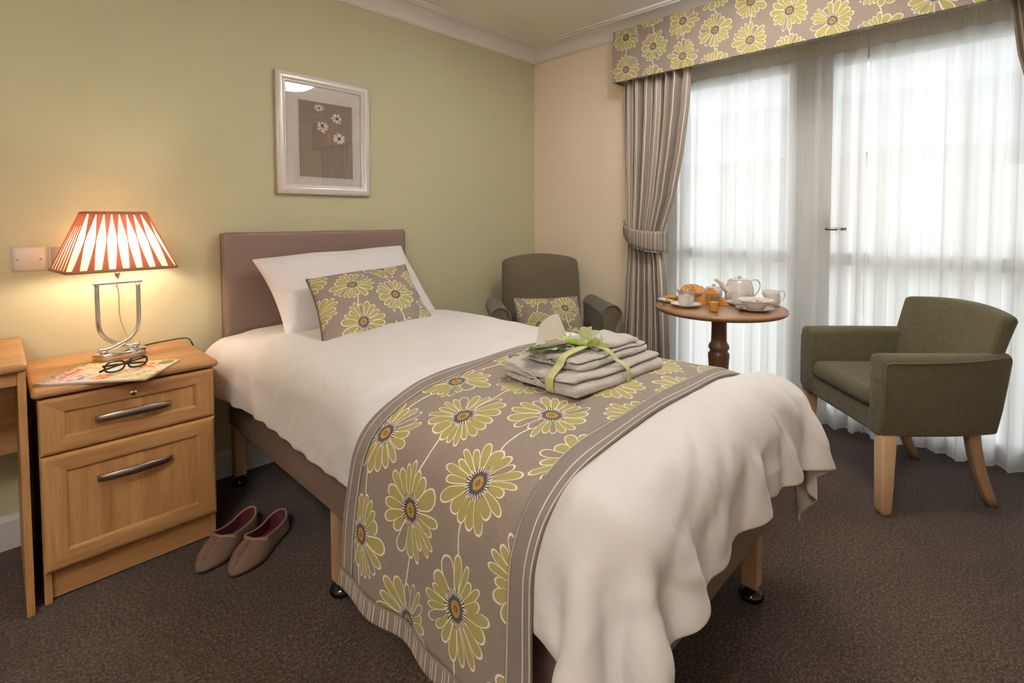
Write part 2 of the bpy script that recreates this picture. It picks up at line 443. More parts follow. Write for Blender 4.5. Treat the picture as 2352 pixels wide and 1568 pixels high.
# ---- glazing: a fixed casement and a french door, white plastic frames
def frame_unit(name, y0, y1, z0, z1, rails, fw_=.075, x=RX-.035, gap=.012):
    root = thing(name, None, None); tag(root, kind='structure')
    d = .035
    for (a, b, c, e) in [(y1, y0, z1-fw_, z1), (y1, y0, z0, z0+fw_)]: box('rail', (x-d, a, c), (x+d, b, e), M['upvc'], root, .004)
    for (a, b) in [(y0-fw_, y0), (y1, y1+fw_)]: box('stile', (x-d, a, z0+fw_), (x+d, b, z1-fw_), M['upvc'], root, .004)
    zs = [z0+fw_]
    for r0, r1 in rails:
        box('midrail', (x-d, y1+fw_, r0), (x+d, y0-fw_, r1), M['upvc'], root, .004); zs += [r0, r1]
    zs.append(z1-fw_)
    for i in range(0, len(zs), 2): box('pane', (x-.004, y1+fw_-.004, zs[i]-.004), (x+.004, y0-fw_+.004, zs[i+1]+.004), M['glass'], root)
    return root
struct('trim_3', (RX-.075, RY1, 2.085), (RX+.05, RY0, RZ), M['upvc'])
struct('trim_4', (RX-.075, RY0-.07, 0), (RX+.05, RY0, 2.085), M['upvc'])
struct('trim_5', (RX-.075, -1.745, 0), (RX+.05, -1.675, 2.085), M['upvc'])
struct('trim_6', (RX-.075, -2.765, 0), (RX+.05, -2.695, 2.085), M['upvc'])
frame_unit('window_1', RY0-.07, -1.675, .02, 2.085, [(.90, .975)])
dr = frame_unit('door_1', -1.745, -2.695, .02, 2.085, [(.90, .975)], fw_=.09)
frame_unit('window_2', -2.765, RY1, .02, 2.085, [(.90, .975)])
tube('door_handle', [(RX-.07, -1.80, 1.10), (RX-.115, -1.80, 1.10), (RX-.12, -1.815, 1.10), (RX-.12, -1.91, 1.10)], .009, M['steel'], dr)
box('handle_plate', (RX-.078, -1.815, .98), (RX-.0705, -1.785, 1.20), M['steel'], dr, .003)

# ---- outside, seen dimly through the voile
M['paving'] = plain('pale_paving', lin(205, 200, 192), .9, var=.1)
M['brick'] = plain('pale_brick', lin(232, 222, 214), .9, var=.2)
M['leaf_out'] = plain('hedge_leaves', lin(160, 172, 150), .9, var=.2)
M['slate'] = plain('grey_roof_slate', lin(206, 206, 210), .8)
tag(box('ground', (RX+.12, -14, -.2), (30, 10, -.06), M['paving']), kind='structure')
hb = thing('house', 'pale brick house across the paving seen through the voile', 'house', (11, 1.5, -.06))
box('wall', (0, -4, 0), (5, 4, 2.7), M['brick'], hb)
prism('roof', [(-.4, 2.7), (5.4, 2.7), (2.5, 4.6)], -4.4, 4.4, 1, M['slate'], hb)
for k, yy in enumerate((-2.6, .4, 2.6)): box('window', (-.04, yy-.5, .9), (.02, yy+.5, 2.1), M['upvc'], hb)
def bush(x, y, r, h, label):
    rr = random.Random(int(x*10+y*100)); bm = bmesh.new()
    bmesh.ops.create_icosphere(bm, subdivisions=4, radius=1)
    for q in bm.verts:
        k = 1+.12*math.sin(7*q.co.x+3*q.co.y)*math.sin(6*q.co.z+x)+rr.uniform(-.06, .06)
        q.co = Vector((q.co.x*r*k, q.co.y*r*k, max(q.co.z, -.8)*h/1.8*k+h*.445))
    me = bpy.data.meshes.new('shrub'); bm.to_mesh(me); bm.free()
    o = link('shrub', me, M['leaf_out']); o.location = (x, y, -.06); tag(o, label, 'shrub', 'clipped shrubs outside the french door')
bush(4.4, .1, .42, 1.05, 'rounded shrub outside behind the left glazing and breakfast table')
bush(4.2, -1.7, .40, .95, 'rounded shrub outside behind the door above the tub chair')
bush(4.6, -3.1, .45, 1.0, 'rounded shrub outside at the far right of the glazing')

# ------------------------------------------------------------ bed
BX0, BX1, BY0, BY1 = -2.075, -1.16, -.09, -2.05
bed = thing('bed', 'single bed with taupe vinyl divan base and headboard against the green wall', 'bed', (0, 0, 0))
o = box('headboard', (BX0, -.085, .40), (BX1, -.035, 1.100), M['vinyl'], bed, .016, 4)
o = box('headboard_back', (BX0+.004, -.034, .40), (BX1-.004, -.012, 1.096), M['vinyl_dark'], bed, .005)
# divan base with rounded foot corners
def rrect(x0, x1, y0, y1, r, n=6):
    """rounded only at the y0 (foot) end"""
    P = [(x1, y1), (x0, y1)]
    for k in range(n+1):
        a = PI+PI/2*k/n; P.append((x0+r+r*math.cos(a), y0+r+r*math.sin(a)))
    for k in range(n+1):
        a = 1.5*PI+PI/2*k/n; P.append((x1-r+r*math.cos(a), y0+r+r*math.sin(a)))
    return P
prism('divan_base', rrect(BX0, BX1, BY1, BY0, .07), .266, .445, 2, M['vinyl'], bed, .010, 3)
prism('mattress', rrect(BX0+.01, BX1-.01, BY1+.01, BY0-.002, .07), .446, .60, 2, M['blue'], bed, .02, 3)
prism('fitted_sheet', rrect(BX0+.002, BX1-.002, -1.62, BY0-.001, .02), .470, .612, 2, M['sheet'], bed, .02, 3)
for (lx, ly) in [(-2.046, -.12), (-2.046, -1.06), (-2.046, -1.99), (-1.20, -.12), (-1.20, -1.06), (-1.20, -1.99)]:
    lg = box('leg', (lx-.023, ly-.023, .045), (lx+.023, ly+.023, .27), M['oak_leg'], bed, .003)
    lathe('glide', [(.001, 0), (.026, 0), (.034, .006), (.036, .014), (.034, .022), (.027, .030), (.018, .034), (.012, .040), (.012, .050), (.001, .050)], M['black'], lg, 28, (lx, ly, 0.0))

# ---- duvet: a cloth settled over the bed by position based dynamics
def drape_duvet():
    rng=np.random.RandomState(4)
    h=.0125; nx=111; ny=175
    hw=(nx-1)/2*h
    cxm=-1.6125
    S,T=np.meshgrid(np.arange(nx)*h-hw, np.arange(ny)*h, indexing='ij')
    X=np.stack([cxm+S, -.10-T, np.full_like(S,.70)],-1)
    # smooth noise for wrinkles
    def sn(fx,fy,n=6,seed=0):
        r=np.random.RandomState(seed);o=0
        for i in range(n):
            a=r.uniform(0,6.28);k=r.uniform(.6,1.4)
            o=o+np.sin(S*fx*k*np.cos(a)+T*fy*k*np.sin(a)+r.uniform(0,6.28))
        return o/np.sqrt(n)
    X[...,2]+=.006*sn(22,22,6,1)
    X[...,0]+=.075*np.clip((T-1.78)/.25,0,1)
    lo=np.array([-2.125,-2.125,.30]); hi=np.array([-1.10,.4,.69]); R=.10
    c=(lo+hi)/2; b=(hi-lo)/2-R
    def sdf(P):
        crown=.022*np.clip(1-((P[...,0]-c[0])/.5)**2,0,1)
        hd=np.exp(-((P[...,1]+.1)/.28)**2)
        Q=P-c; Q=np.stack([Q[...,0]+.045*hd*(Q[...,0]<-.25)*np.clip((-.25-Q[...,0])/.2,0,1),Q[...,1],Q[...,2]-crown+.048*hd],-1)
        q=np.abs(Q)-b; m=np.maximum(q,0); L=np.linalg.norm(m,axis=-1)
        d=L+np.minimum(q.max(-1),0)-R
        n=np.sign(Q)*m/np.maximum(L,1e-9)[...,None]
        return d,n,L
    full=1+.035+.02*sn(6,6,4,2)*.5
    foot=np.clip((T-1.70)/.3,0,1)
    rx=h*(full+.08*foot); ry=h*(1+.025+.012*sn(7,5,4,3))
    dg=np.sqrt(rx**2+ry**2)
    V=np.zeros_like(X); dt=.016; g=np.array([0,0,-2.5])
    def solve(P,a,bb,rest,k):
        A=P[a];B=P[bb];D=B-A;L=np.linalg.norm(D,axis=-1)
        cfac=(k*.5*(L-rest)/np.maximum(L,1e-9))[...,None]*D
        P[a]+=cfac;P[bb]-=cfac
    s=np.s_
    setsx=[(s[p:nx-1:2,:],s[p+1:nx:2,:]) for p in (0,1)]
    setsy=[(s[:,p:ny-1:2],s[:,p+1:ny:2]) for p in (0,1)]
    diags=[]
    for p in (0,1):
        diags.append((s[p:nx-1:2,0:ny-1],s[p+1:nx:2,1:ny]))
        diags.append((s[p:nx-1:2,1:ny],s[p+1:nx:2,0:ny-1]))
    bendx=[(s[p:nx-4+0:8,:],s[p+4:nx:8,:]) for p in range(8)]
    bendy=[(s[:,p:ny-4:8],s[:,p+4:ny:8]) for p in range(8)]
    P=X.copy()
    for it in range(200):
        prev=X.copy()
        V+=g*dt; V*=.985 if it<120 else .93
        P=X+V*dt
        for k in range(9):
            for a,bb in setsx: solve(P,a,bb,rx[a],1)
            for a,bb in setsy: solve(P,a,bb,ry[a],1)
            for a,bb in diags: solve(P,a,bb,dg[a],.35)
            for a,bb in bendx: solve(P,a,bb,4*rx[a],.14)
            for a,bb in bendy: solve(P,a,bb,4*ry[a],.14)
            d,n,L=sdf(P); hit=(d<0)
            P=P-np.where(hit,d,0)[...,None]*n
            # inside core (no outward normal): push up
            core=hit&(L<1e-6); P[...,2]=np.where(core,hi[2],P[...,2])
            top=P[...,2]>.66
            mv=P-prev
            fr=np.where(hit[...,None],.55,0.)
            mvt=mv-(mv*n).sum(-1,keepdims=True)*n
            P=P-fr*mvt*.6
            P[:,0,:]=np.stack([P[:,0,0],np.full(nx,-.10),P[:,0,2]],-1)
            P[...,1]=np.minimum(P[...,1],-.095)
        V=(P-X)/dt; sp=np.linalg.norm(V,axis=-1,keepdims=True); V=V/np.maximum(1,sp/1.5)
        X=P
    return X,S,T

DX, DS, DT = drape_duvet()
RL = [(-2.180, .245), (-2.172, .295), (-2.166, .393), (-2.152, .487), (-2.132, .575), (-2.085, .637), (-1.99, .682), (-1.90, .701), (-1.735, .715), (-1.60, .722), (-1.45, .718), (-1.30, .705), (-1.19, .682), (-1.115, .635), (-1.078, .56), (-1.070, .45), (-1.066, .34), (-1.062, .27)]
RR = [(-2.165, .245), (-2.160, .295), (-2.152, .393), (-2.147, .487), (-2.138, .565), (-2.098, .634), (-2.02, .682), (-1.91, .704), (-1.735, .718), (-1.60, .722), (-1.45, .718), (-1.30, .703), (-1.19, .676), (-1.115, .625), (-1.078, .56), (-1.070, .45), (-1.066, .34), (-1.062, .27)]
NS = 150
cl = np.array(smooth_path([(a, 0, b) for a, b in RL], NS))[:, [0, 2]]; cr = np.array(smooth_path([(a, 0, b) for a, b in RR], NS))[:, [0, 2]]
def arcpar(c):
    d = np.r_[0, np.cumsum(np.hypot(*np.diff(c, axis=0).T))]; return d
def resamp(c, n=NS):
    d = arcpar(c); t = np.linspace(0, d[-1], n); return np.stack([np.interp(t, d, c[:, 0]), np.interp(t, d, c[:, 1])], -1), d[-1]
cl, LL = resamp(cl); cr, LR = resamp(cr)
RY_A, RY_B = -1.335, -1.955       # runner edges
def runner_pts(t, y):
    """t in arc fraction arrays, y arrays -> points"""
    f = (y-RY_A)/(RY_B-RY_A); i = t*(NS-1); i0 = np.clip(i.astype(int), 0, NS-2); k = (i-i0)[..., None]
    a = cl[i0]*(1-k)+cl[i0+1]*k; b = cr[i0]*(1-k)+cr[i0+1]*k
    p = a*(1-f[..., None])+b*f[..., None]
    # soft undulation that grows towards the hems
    hang = np.clip((.62-p[..., 1])/.35, 0, 1)
    side = np.where(t < .5, -1, 1)
    wob = .010*np.sin(y*17+.6)*hang+.005*np.sin(y*34+2)*hang
    yy = y+.012*np.sin(t*9+1.0)*(1-hang)*.6
    z = p[..., 1]+.0035*np.sin(y*21+t*13)*(1-hang)+.002*np.sin(y*47-t*31)*(1-hang)
    z = z-.010*np.exp(-(((p[..., 0]+1.60)/.23)**4+((y+1.655)/.165)**4))*(1-hang)
    z = z-.012*hang*np.sin((y-RY_A)*PI/(RY_B-RY_A))
    # drifts slightly towards the foot on the near side
    yy = yy+.03*np.clip((.30-t)/.30, 0, 1)*0
    return np.stack([p[..., 0]+side*(-wob if False else wob), yy, z], -1)
# press the duvet under the runner
tt, yy_ = np.meshgrid(np.linspace(0, 1, 220), np.linspace(RY_A, RY_B, 60), indexing='ij')
RP = runner_pts(tt, yy_)
du = np.gradient(RP, axis=0); dv = np.gradient(RP, axis=1); RN = np.cross(du, dv); RN /= np.linalg.norm(RN, axis=-1, keepdims=True)
cxz = np.array([-1.6, .3]); s_ = np.sign((RP[..., 0]-cxz[0])*RN[..., 0]+(RP[..., 2]-cxz[1])*RN[..., 2]); RN *= s_[..., None]
wy = np.clip((RY_A+.035-DX[..., 1])/.035, 0, 1)*np.clip((DX[..., 1]-(RY_B-.035))/.035, 0, 1)
for i in range(DX.shape[0]):
    for j in np.nonzero(wy[i] > 0)[0]:
        p = DX[i, j]; q = int(round((RY_A-p[1])/(RY_A-RY_B)*59)); q = min(max(q, 0), 59)
        d2 = ((RP[:, q]-p)**2).sum(-1); k = int(d2.argmin()); sd = float((p-RP[k, q])@RN[k, q])
        if sd > -.012: DX[i, j] = p-RN[k, q]*(sd+.012)*wy[i, j]
# creases and dents, strongest over the foot
def vnoise(a, b, seed):
    r = np.random.RandomState(seed); G = r.rand(64, 64); a = a+20; b = b+20
    i = np.floor(a).astype(int); j = np.floor(b).astype(int); u = a-i; v_ = b-j; u = u*u*(3-2*u); v_ = v_*v_*(3-2*v_); g = lambda p, q: G[p % 64, q % 64]
    return (g(i, j)*(1-u)+g(i+1, j)*u)*(1-v_)+(g(i, j+1)*(1-u)+g(i+1, j+1)*u)*v_
wx_ = (vnoise(DS*3, DT*3, 11)-.5)*.35; wy_ = (vnoise(DS*3, DT*3, 12)-.5)*.35
def ridge(fx, fy, ang, seed):
    a = (DS+wx_)*math.cos(ang)+(DT+wy_)*math.sin(ang); b = -(DS+wx_)*math.sin(ang)+(DT+wy_)*math.cos(ang)
    return 1-np.abs(2*vnoise(a*fx, b*fy, seed)-1)
ft = np.clip((DT-1.50)/.35, 0, 1); sd_ = np.clip((np.abs(DS)-.38)/.15, 0, 1)
disp = 1.35*ft*(.012*(ridge(9, 3, .25, 1)**2-.35)+.008*(ridge(14, 4, -.5, 2)**2-.35)+.005*(ridge(22, 9, 1.2, 5)**3-.2))+(1-ft)*(.0045*(ridge(5, 3, .8, 3)**2-.35)+.0035*(ridge(9, 4, -.7, 4)**2-.3)+sd_*.005*(ridge(13, 3, .1, 6)**2-.35))
hd2 = np.exp(-((DT-.55)/.25)**2-((DS+.05)/.3)**2); disp = disp+hd2*.009*(ridge(11, 4, .5, 7)**2-.35)
du = np.gradient(DX, axis=0); dv = np.gradient(DX, axis=1); ND = np.cross(du, dv); ND /= np.linalg.norm(ND, axis=-1, keepdims=True)
if ND[55, 80, 2] < 0: ND = -ND
DX = DX+ND*(disp*(1-wy))[..., None]
duv = grid('duvet', DX, M['cotton'], UV=np.stack([DS, DT], -1), solid=.008, off=-1, sub=1)
tag(duv, 'rumpled white duvet spread over the single bed', 'duvet')

rn = thing('bed_runner', 'daisy printed taupe bed runner draped across the foot of the white duvet', 'bed runner')
Ltot = LL
def rpatch(name, t0, t1, y0, y1, nt, ny, mat, uvf, lift=0.0):
    t, y = np.meshgrid(np.linspace(t0, t1, nt), np.linspace(y0, y1, ny), indexing='ij')
    X = runner_pts(t, y)
    if lift:
        du = np.gradient(X, axis=0); dv = np.gradient(X, axis=1); N = np.cross(du, dv); N /= np.linalg.norm(N, axis=-1, keepdims=True)
        s = np.sign((X[..., 0]+1.6)*N[..., 0]+(X[..., 2]-.3)*N[..., 2]); X = X+N*s[..., None]*lift
    U, V = uvf(t, y)
    return grid(name, X, mat, rn, UV=np.stack([U, V], -1), solid=.007, off=0)
eb = .042/Ltot; bw = .052
rpatch('centre_panel', eb, 1-eb, RY_A-bw, RY_B+bw, 190, 60, M['runner'], lambda t, y: (y, t*Ltot))
rpatch('border_band', eb, 1-eb, RY_A, RY_A-bw, 190, 8, M['band'], lambda t, y: (t*Ltot, RY_A-y), .0022)
rpatch('border_band', eb, 1-eb, RY_B+bw, RY_B, 190, 8, M['band2'], lambda t, y: (t*Ltot, y-RY_B), .0022)
rpatch('striped_binding', 0, eb, RY_A, RY_B, 8, 80, M['ticking'], lambda t, y: (-y+1, t*Ltot), .003)
rpatch('striped_binding', 1-eb, 1, RY_A, RY_B, 8, 80, M['ticking'], lambda t, y: (-y+1, t*Ltot), .003)
for yb in (RY_A-bw, RY_B+bw):
    t = np.linspace(eb, 1-eb, 170); Xp = runner_pts(t, np.full_like(t, yb)); tube('seam_cord', [tuple(p+np.array([0, 0, .004])+np.array([(-.004 if p[0] < -2.05 else .004 if p[0] > -1.15 else 0), 0, 0])) for p in Xp], .0016, M['ceramic'] if False else M['taupe'], rn, 6)
y = np.linspace(RY_A, RY_B, 60); Xp = runner_pts(np.full_like(y, eb), y); tube('seam_cord', [tuple(p+np.array([-.0065, 0, 0])) for p in Xp], .002, M['taupe'], rn, 6)

# ---- pillow and cushions
def pillow(name, TL, TR, BL, BR, T, mat, parent=None, n=44, pinch=.05, pw=.5, uvs=None, flip=1, wr=.004, seed=1, sag=0):
    TL, TR, BL, BR = map(lambda p: np.array(p, float), (TL, TR, BL, BR))
    u = np.linspace(-1, 1, n); u = np.sign(u)*np.abs(u)**.85; U, V = np.meshgrid(u, u, indexing='ij')
    Up = U*(1-pinch*(1-V**2)); Vp = V*(1-pinch*1.3*(1-U**2))
    a = ((Up+1)/2)[..., None]; b = ((Vp+1)/2)[..., None]
    P = (BL*(1-a)+BR*a)*(1-b)+(TL*(1-a)+TR*a)*b
    nr = np.cross(TR-TL, TL-BL); nr /= np.linalg.norm(nr); nr *= flip
    th = (np.clip(1-U**2, 0, 1)*np.clip(1-V**2, 0, 1))**pw*T/2
    r = np.random.RandomState(seed); W = 0
    for k in range(7):
        an = r.uniform(0, 6.28); fq = r.uniform(3, 8); W = W+np.sin(fq*(U*np.cos(an)+V*np.sin(an))+r.uniform(0, 6))
    th = th+wr*W/2.6*np.clip(th/T*4, 0, 1)
    P[..., 2] -= sag*(1-V**2)*0
    A = P+nr*th[..., None]; B = P-nr*(th*.9)[..., None]
    w_ = np.linalg.norm(TR-TL); h_ = np.linalg.norm(TL-BL)
    uv = np.stack([Up*w_/2, Vp*h_/2], -1)
    V3 = np.concatenate([A.reshape(-1, 3), B.reshape(-1, 3)]); F = []
    for i in range(n-1):
        for j in range(n-1):
            q = [i*n+j, (i+1)*n+j, (i+1)*n+j+1, i*n+j+1]; F.append(q); F.append([k+n*n for k in q[::-1]])
    UVs = np.concatenate([uv.reshape(-1, 2)]*2)
    me = bpy.data.meshes.new(name); me.from_pydata(V3.tolist(), [], F); l = me.uv_layers.new(name='UVMap')
    for lp in me.loops: l.data[lp.index].uv = UVs[lp.vertex_index]
    bm = bmesh.new(); bm.from_mesh(me); bmesh.ops.remove_doubles(bm, verts=bm.verts, dist=1e-5); bmesh.ops.recalc_face_normals(bm, faces=bm.faces); bm.to_mesh(me); bm.free()
    o = link(name, me, mat, parent)
    edge = [P[i, 0] for i in range(n)]+[P[n-1, j] for j in range(1, n)]+[P[i, n-1] for i in range(n-2, -1, -1)]+[P[0, j] for j in range(n-2, 0, -1)]
    return o, edge
o, e = pillow('pillow', (-1.995, -.155, .985), (-1.232, -.150, 1.018), (-1.975, -.47, .665), (-1.190, -.43, .665), .20, M['pcotton'], pw=.42, wr=.006, seed=3, pinch=.075)
tag(o, 'plump white pillow leaning against the taupe headboard', 'pillow')
o.modifiers.new('d', 'SUBSURF').render_levels = 1
M['cord'] = striped('cushion_cord', [(.01, .006)], .02, lin(70, 64, 60), lin(90, 82, 76), 1)
def cushion(label, TL, TR, BL, BR, T, mat, seed):
    r_ = thing('cushion', label, 'cushion')
    o, e = pillow('cover', TL, TR, BL, BR, T, mat, r_, pinch=.06, pw=.45, wr=.003, seed=seed)
    tp = tube('piping', e, .0035, M['piping'], r_, 6, cyclic=True)
    return r_
cushion('oblong daisy cushion propped on the white bed pillow', (-1.865, -.415, .905), (-1.380, -.405, .935), (-1.945, -.735, .690), (-1.385, -.650, .690), .13, M['cush'], 5)

# ------------------------------------------------------------ pelmet and curtains
pel = thing('pelmet', 'daisy printed taupe fabric pelmet box above the french windows', 'pelmet')
PX, PY0, PY1, PZ0, PZ1 = -.150, -.780, -3.42, 1.976, 2.281
def pbox(name, lo, hi, uvax, bev=.004):
    o = box(name, lo, hi, M['pelmetfab'], pel, bev)
    me = o.data; l = me.uv_layers.new(name='UVMap')
    for p in me.polygons:
        nx = abs(p.normal.x) > .6; nz = abs(p.normal.z) > .6
        for li in p.loop_indices:
            c = me.vertices[me.loops[li].vertex_index].co
            l.data[li].uv = (-c.y, c.z) if nx else (-c.y, 1.9+c.x) if nz else (.85-c.x, c.z)
    return o
pbox('front_board', (PX, PY1, PZ0), (PX+.018, PY0, PZ1), 0)
pbox('end_board', (PX+.0185, PY0-.018, PZ0), (-.0005, PY0, PZ1), 0)
pbox('end_board', (PX+.0185, PY1, PZ0), (-.0005, PY1+.018, PZ1), 0)
box('curtain_rail', (-.105, PY1+.03, 2.0), (-.085, PY0-.03, 2.02), M['upvc'], pel)

def curtain_mesh(name, yl, yr, zs, parent, W=1.5, nf=9, x0=-.062, amp=.038, mat=None, side=1, n=260, seed=2, depth=None, flare=None):
    """yl,yr: functions of z for the two edges"""
    r = np.random.RandomState(seed)
    u = np.linspace(0, 1, n); Z = np.array(zs)
    ph = np.cumsum(r.uniform(.7, 1.3, n)); ph = ph/ph[-1]*nf*2*PI
    k2 = r.uniform(.6, 1.2, nf+2)
    am = np.interp(ph/(2*PI), np.arange(nf+2), k2)
    X = np.zeros((n, len(Z), 3))
    for j, z in enumerate(Z):
        a, b = yl(z), yr(z); wd = abs(b-a)
        yy = a+(b-a)*(u+.011*np.sin(2*ph+1)*1.0)
        dd = amp*am*(np.sin(ph+.35*math.sin(z*2.0))+.25*np.sin(2.3*ph+z*1.4))
        sc = depth(z) if depth else 1
        X[:, j, 0] = x0+dd*sc; X[:, j, 1] = yy; X[:, j, 2] = z
    UV = np.zeros((n, len(Z), 2)); UV[..., 0] = (u*W)[:, None]; UV[..., 1] = Z[None]
    return grid(name, X, mat or M['curtain'], parent, UV=UV, solid=.0015), X
def ip(zz, vv): return lambda z: float(np.interp(z, zz, vv))
cz = np.concatenate([np.linspace(.02, .95, 30), np.linspace(.96, 1.16, 14), np.linspace(1.18, 1.998, 30)])
cur = thing('curtain', 'striped taupe curtain gathered in a tieback left of the french windows', 'curtain', group=None)
yl = ip([0, .4, .6, .95, 1.05, 1.11, 1.43, 1.9, 2.0], [-.785, -.800, -.815, -.835, -.835, -.825, -.812, -.803, -.803])
yr = ip([0, .37, .70, .82, .91, .975, 1.05, 1.11, 1.29, 1.53, 1.77, 2.0], [-1.14, -1.115, -1.095, -1.085, -1.075, -1.058, -1.065, -1.085, -1.145, -1.195, -1.231, -1.25])
curtain_mesh('drape', yl, yr, cz, cur, nf=7, depth=ip([0, .8, 1.0, 1.1, 1.4, 2], [1.15, .95, .55, .6, .9, 1.1]), x0=-.072)
def tieback(par, side=1, ya=-.818, yb=-1.085):
    n = 46; t = np.linspace(0, 1, n)
    y = np.interp(t, [0, .12, .5, .88, 1], [ya, ya, (ya+yb)/2, yb-.004, yb-.006]); x = np.interp(t, [0, .1, .3, .5, .8, .93, 1], [-.012, -.075, -.122, -.134, -.128, -.10, -.03])
    zt = np.interp(t, [0, .1, .4, .7, 1], [1.130, 1.122, 1.095, 1.085, 1.085]); zb = np.interp(t, [0, .1, .25, .45, .65, 1], [1.095, 1.062, 1.020, .987, .970, .962])
    v = np.linspace(0, 1, 8)
    X = np.zeros((n, 8, 3)); X[..., 0] = x[:, None]-.006*np.sin(v*PI)[None]; X[..., 1] = y[:, None]; X[..., 2] = zt[:, None]*(1-v)+zb[:, None]*v
    UV = np.zeros((n, 8, 2)); UV[..., 0] = (t*.36)[:, None]; UV[..., 1] = v
    b = grid('tieback_band', X, M['tie'], par, UV=UV, solid=.005)
    tube('cord_edge', [tuple(X[i, -1]+np.array([0, 0, -.002])) for i in range(n)], .004, M['cordspot'], b, 8)
    tube('wall_hook', [(-.002, ya+.003, 1.110), (-.03, ya+.006, 1.110), (-.048, ya+.012, 1.118), (-.05, ya+.014, 1.135)], .004, M['steel'], par, 8)
    lathe('hook_knob', [(.0005, -.008), (.006, -.005), (.008, 0), (.006, .005), (.0005, .008)], M['steel'], par, 14, (-.05, ya+.014, 1.142))
M['tie'] = striped('tieback_fabric', [(.008, .0025), (.013, .002), (.028, .002), (.040, .0025), (.046, .002)], .056, lin(112, 99, 92), lin(136, 122, 114))
nn = NT('spotted_cord', .7); nn.col(nn.mix(nn.gt(nn.noise(nn.objc(), 160, 0), .52), lin(70, 62, 60), lin(205, 195, 178))); M['cordspot'] = nn.m
tieback(cur)
cur2 = thing('curtain', 'striped taupe curtain at the right edge of the french windows', 'curtain')
curtain_mesh('drape', ip([0, 1.0, 1.11, 1.3, 1.59, 1.78, 2.0], [-2.86, -2.90, -2.89, -2.72, -2.575, -2.532, -2.506]), ip([0, 2.0], [-3.32, -3.30]), cz, cur2, nf=8, seed=5, x0=-.075, W=1.4, depth=ip([0, 1, 2], [1.1, .6, 1.1]))

# ---- voile
def voile(label, y0, y1, seed, nf):
    root = thing('voile_curtain', label, 'net curtain')
    n = 420; r = np.random.RandomState(seed); u = np.linspace(0, 1, n)
    Z = np.concatenate([np.linspace(.012, .12, 5), np.linspace(.2, 2.04, 26)])
    ph = np.cumsum(r.uniform(.3, 1.7, n)); ph = ph/ph[-1]*2*PI*nf
    am = np.interp(ph/(2*PI), np.arange(nf+2), r.uniform(.3, 1.3, nf+2)); am2 = np.interp(ph/(2*PI), np.arange(nf+2), r.uniform(-1, 1, nf+2))
    X = np.zeros((n, len(Z), 3))
    for j, z in enumerate(Z):
        k = np.interp(z, [0, 1.7, 2.04], [1, .75, .35])
        X[:, j, 0] = .385+.032*k*am*np.sin(ph+am2*(2-z)*.5)+.010*k*np.sin(ph*.31+seed)
        X[:, j, 1] = y0+(y1-y0)*(u+.0045*np.sin(2*ph)*k+.006*am2*(2.04-z)*.6)
        X[:, j, 2] = z+.004*np.sin(ph*.4)*(z < .1)
    grid('panel', X[:, 3:], M['sheer'], root)
    grid('hem', X[:, :4], M['sheer_hem'], root)
    # pencil pleated heading
    m = int(abs(y1-y0)*330); u = np.linspace(0, 1, m*4); X = np.zeros((m*4, 3, 3))
    for j, z in enumerate((2.041, 2.09, 2.128)):
        X[:, j, 0] = .372+.006*np.sin(u*m*2*PI*.24+.9*np.sin(u*60)); X[:, j, 1] = y0+(y1-y0)*u; X[:, j, 2] = z
    grid('heading_tape', X, M['sheer_tape'], root)
voile('white sheer voile curtain behind the breakfast table and striped curtain', RY0-.01, -1.985, 3, 13)
voile('white sheer voile curtain behind the olive tub chair', -1.992, RY1+.01, 8, 15)
o = box('voile_track', (.355, RY1+.005, 2.129), (.392, RY0-.005, 2.160), M['upvc'], None, .004)
tag(o, 'white plastic track along the top of the voile curtains', 'curtain track')

# ------------------------------------------------------------ picture
PXa, PXb, PZa, PZb = -1.824, -1.342, 1.281, 1.863
pic = thing('picture', 'silver framed daisy print hanging on the green wall above the headboard', 'picture')
def rectsweep(name, x0, x1, z0, z1, prof, mat, par):
    """prof: (inset, y)"""
    X = np.zeros((4, len(prof), 3))
    for j, (i_, y) in enumerate(prof):
        for k, (sx, sz) in enumerate(((x0+i_, z0+i_), (x1-i_, z0+i_), (x1-i_, z1-i_), (x0+i_, z1-i_))): X[k, j] = (sx, y, sz)
    o = grid(name, X, mat, par, cu=True, cv=True, smooth=False); return o
rectsweep('frame', PXa, PXb, PZa, PZb, [(0, -.001), (0, -.022), (.003, -.026), (.024, -.030), (.034, -.026), (.035, -.021), (.038, -.024), (.043, -.021), (.048, -.013), (.048, -.001)], M['silver'], pic)
M['mount'] = plain('ivory_mount_board', lin(232, 222, 216), .8)
M['art'] = plain('taupe_print_ground', lin(158, 140, 126), .8, var=.08)
M['petalw'] = plain('white_print_ink', lin(240, 236, 228), .8); M['gold'] = plain('gold_print_ink', lin(190, 152, 84), .5); M['inkd'] = plain('dark_print_ink', lin(70, 60, 58), .8)
box('mount', (PXa+.047, -.008, PZa+.047), (PXb-.047, -.002, PZb-.047), M['mount'], pic)
ax0, ax1, az0, az1 = PXa+.110, PXb-.092, PZa+.088, PZb-.120
ax0, ax1 = PXa+.111, PXb-.094
rectsweep('mount_bevel', ax0-.007, ax1+.007, az0-.007, az1+.007, [(0, -.0082), (0, -.0098), (.002, -.0098), (.006, -.0086), (.006, -.0082)], M['mount'], pic)
art = box('print', (ax0, -.0092, az0), (ax1, -.0081, az1), M['art'], pic)
def A(u, v): return (ax0+(ax1-ax0)*u, az1-(az1-az0)*v)
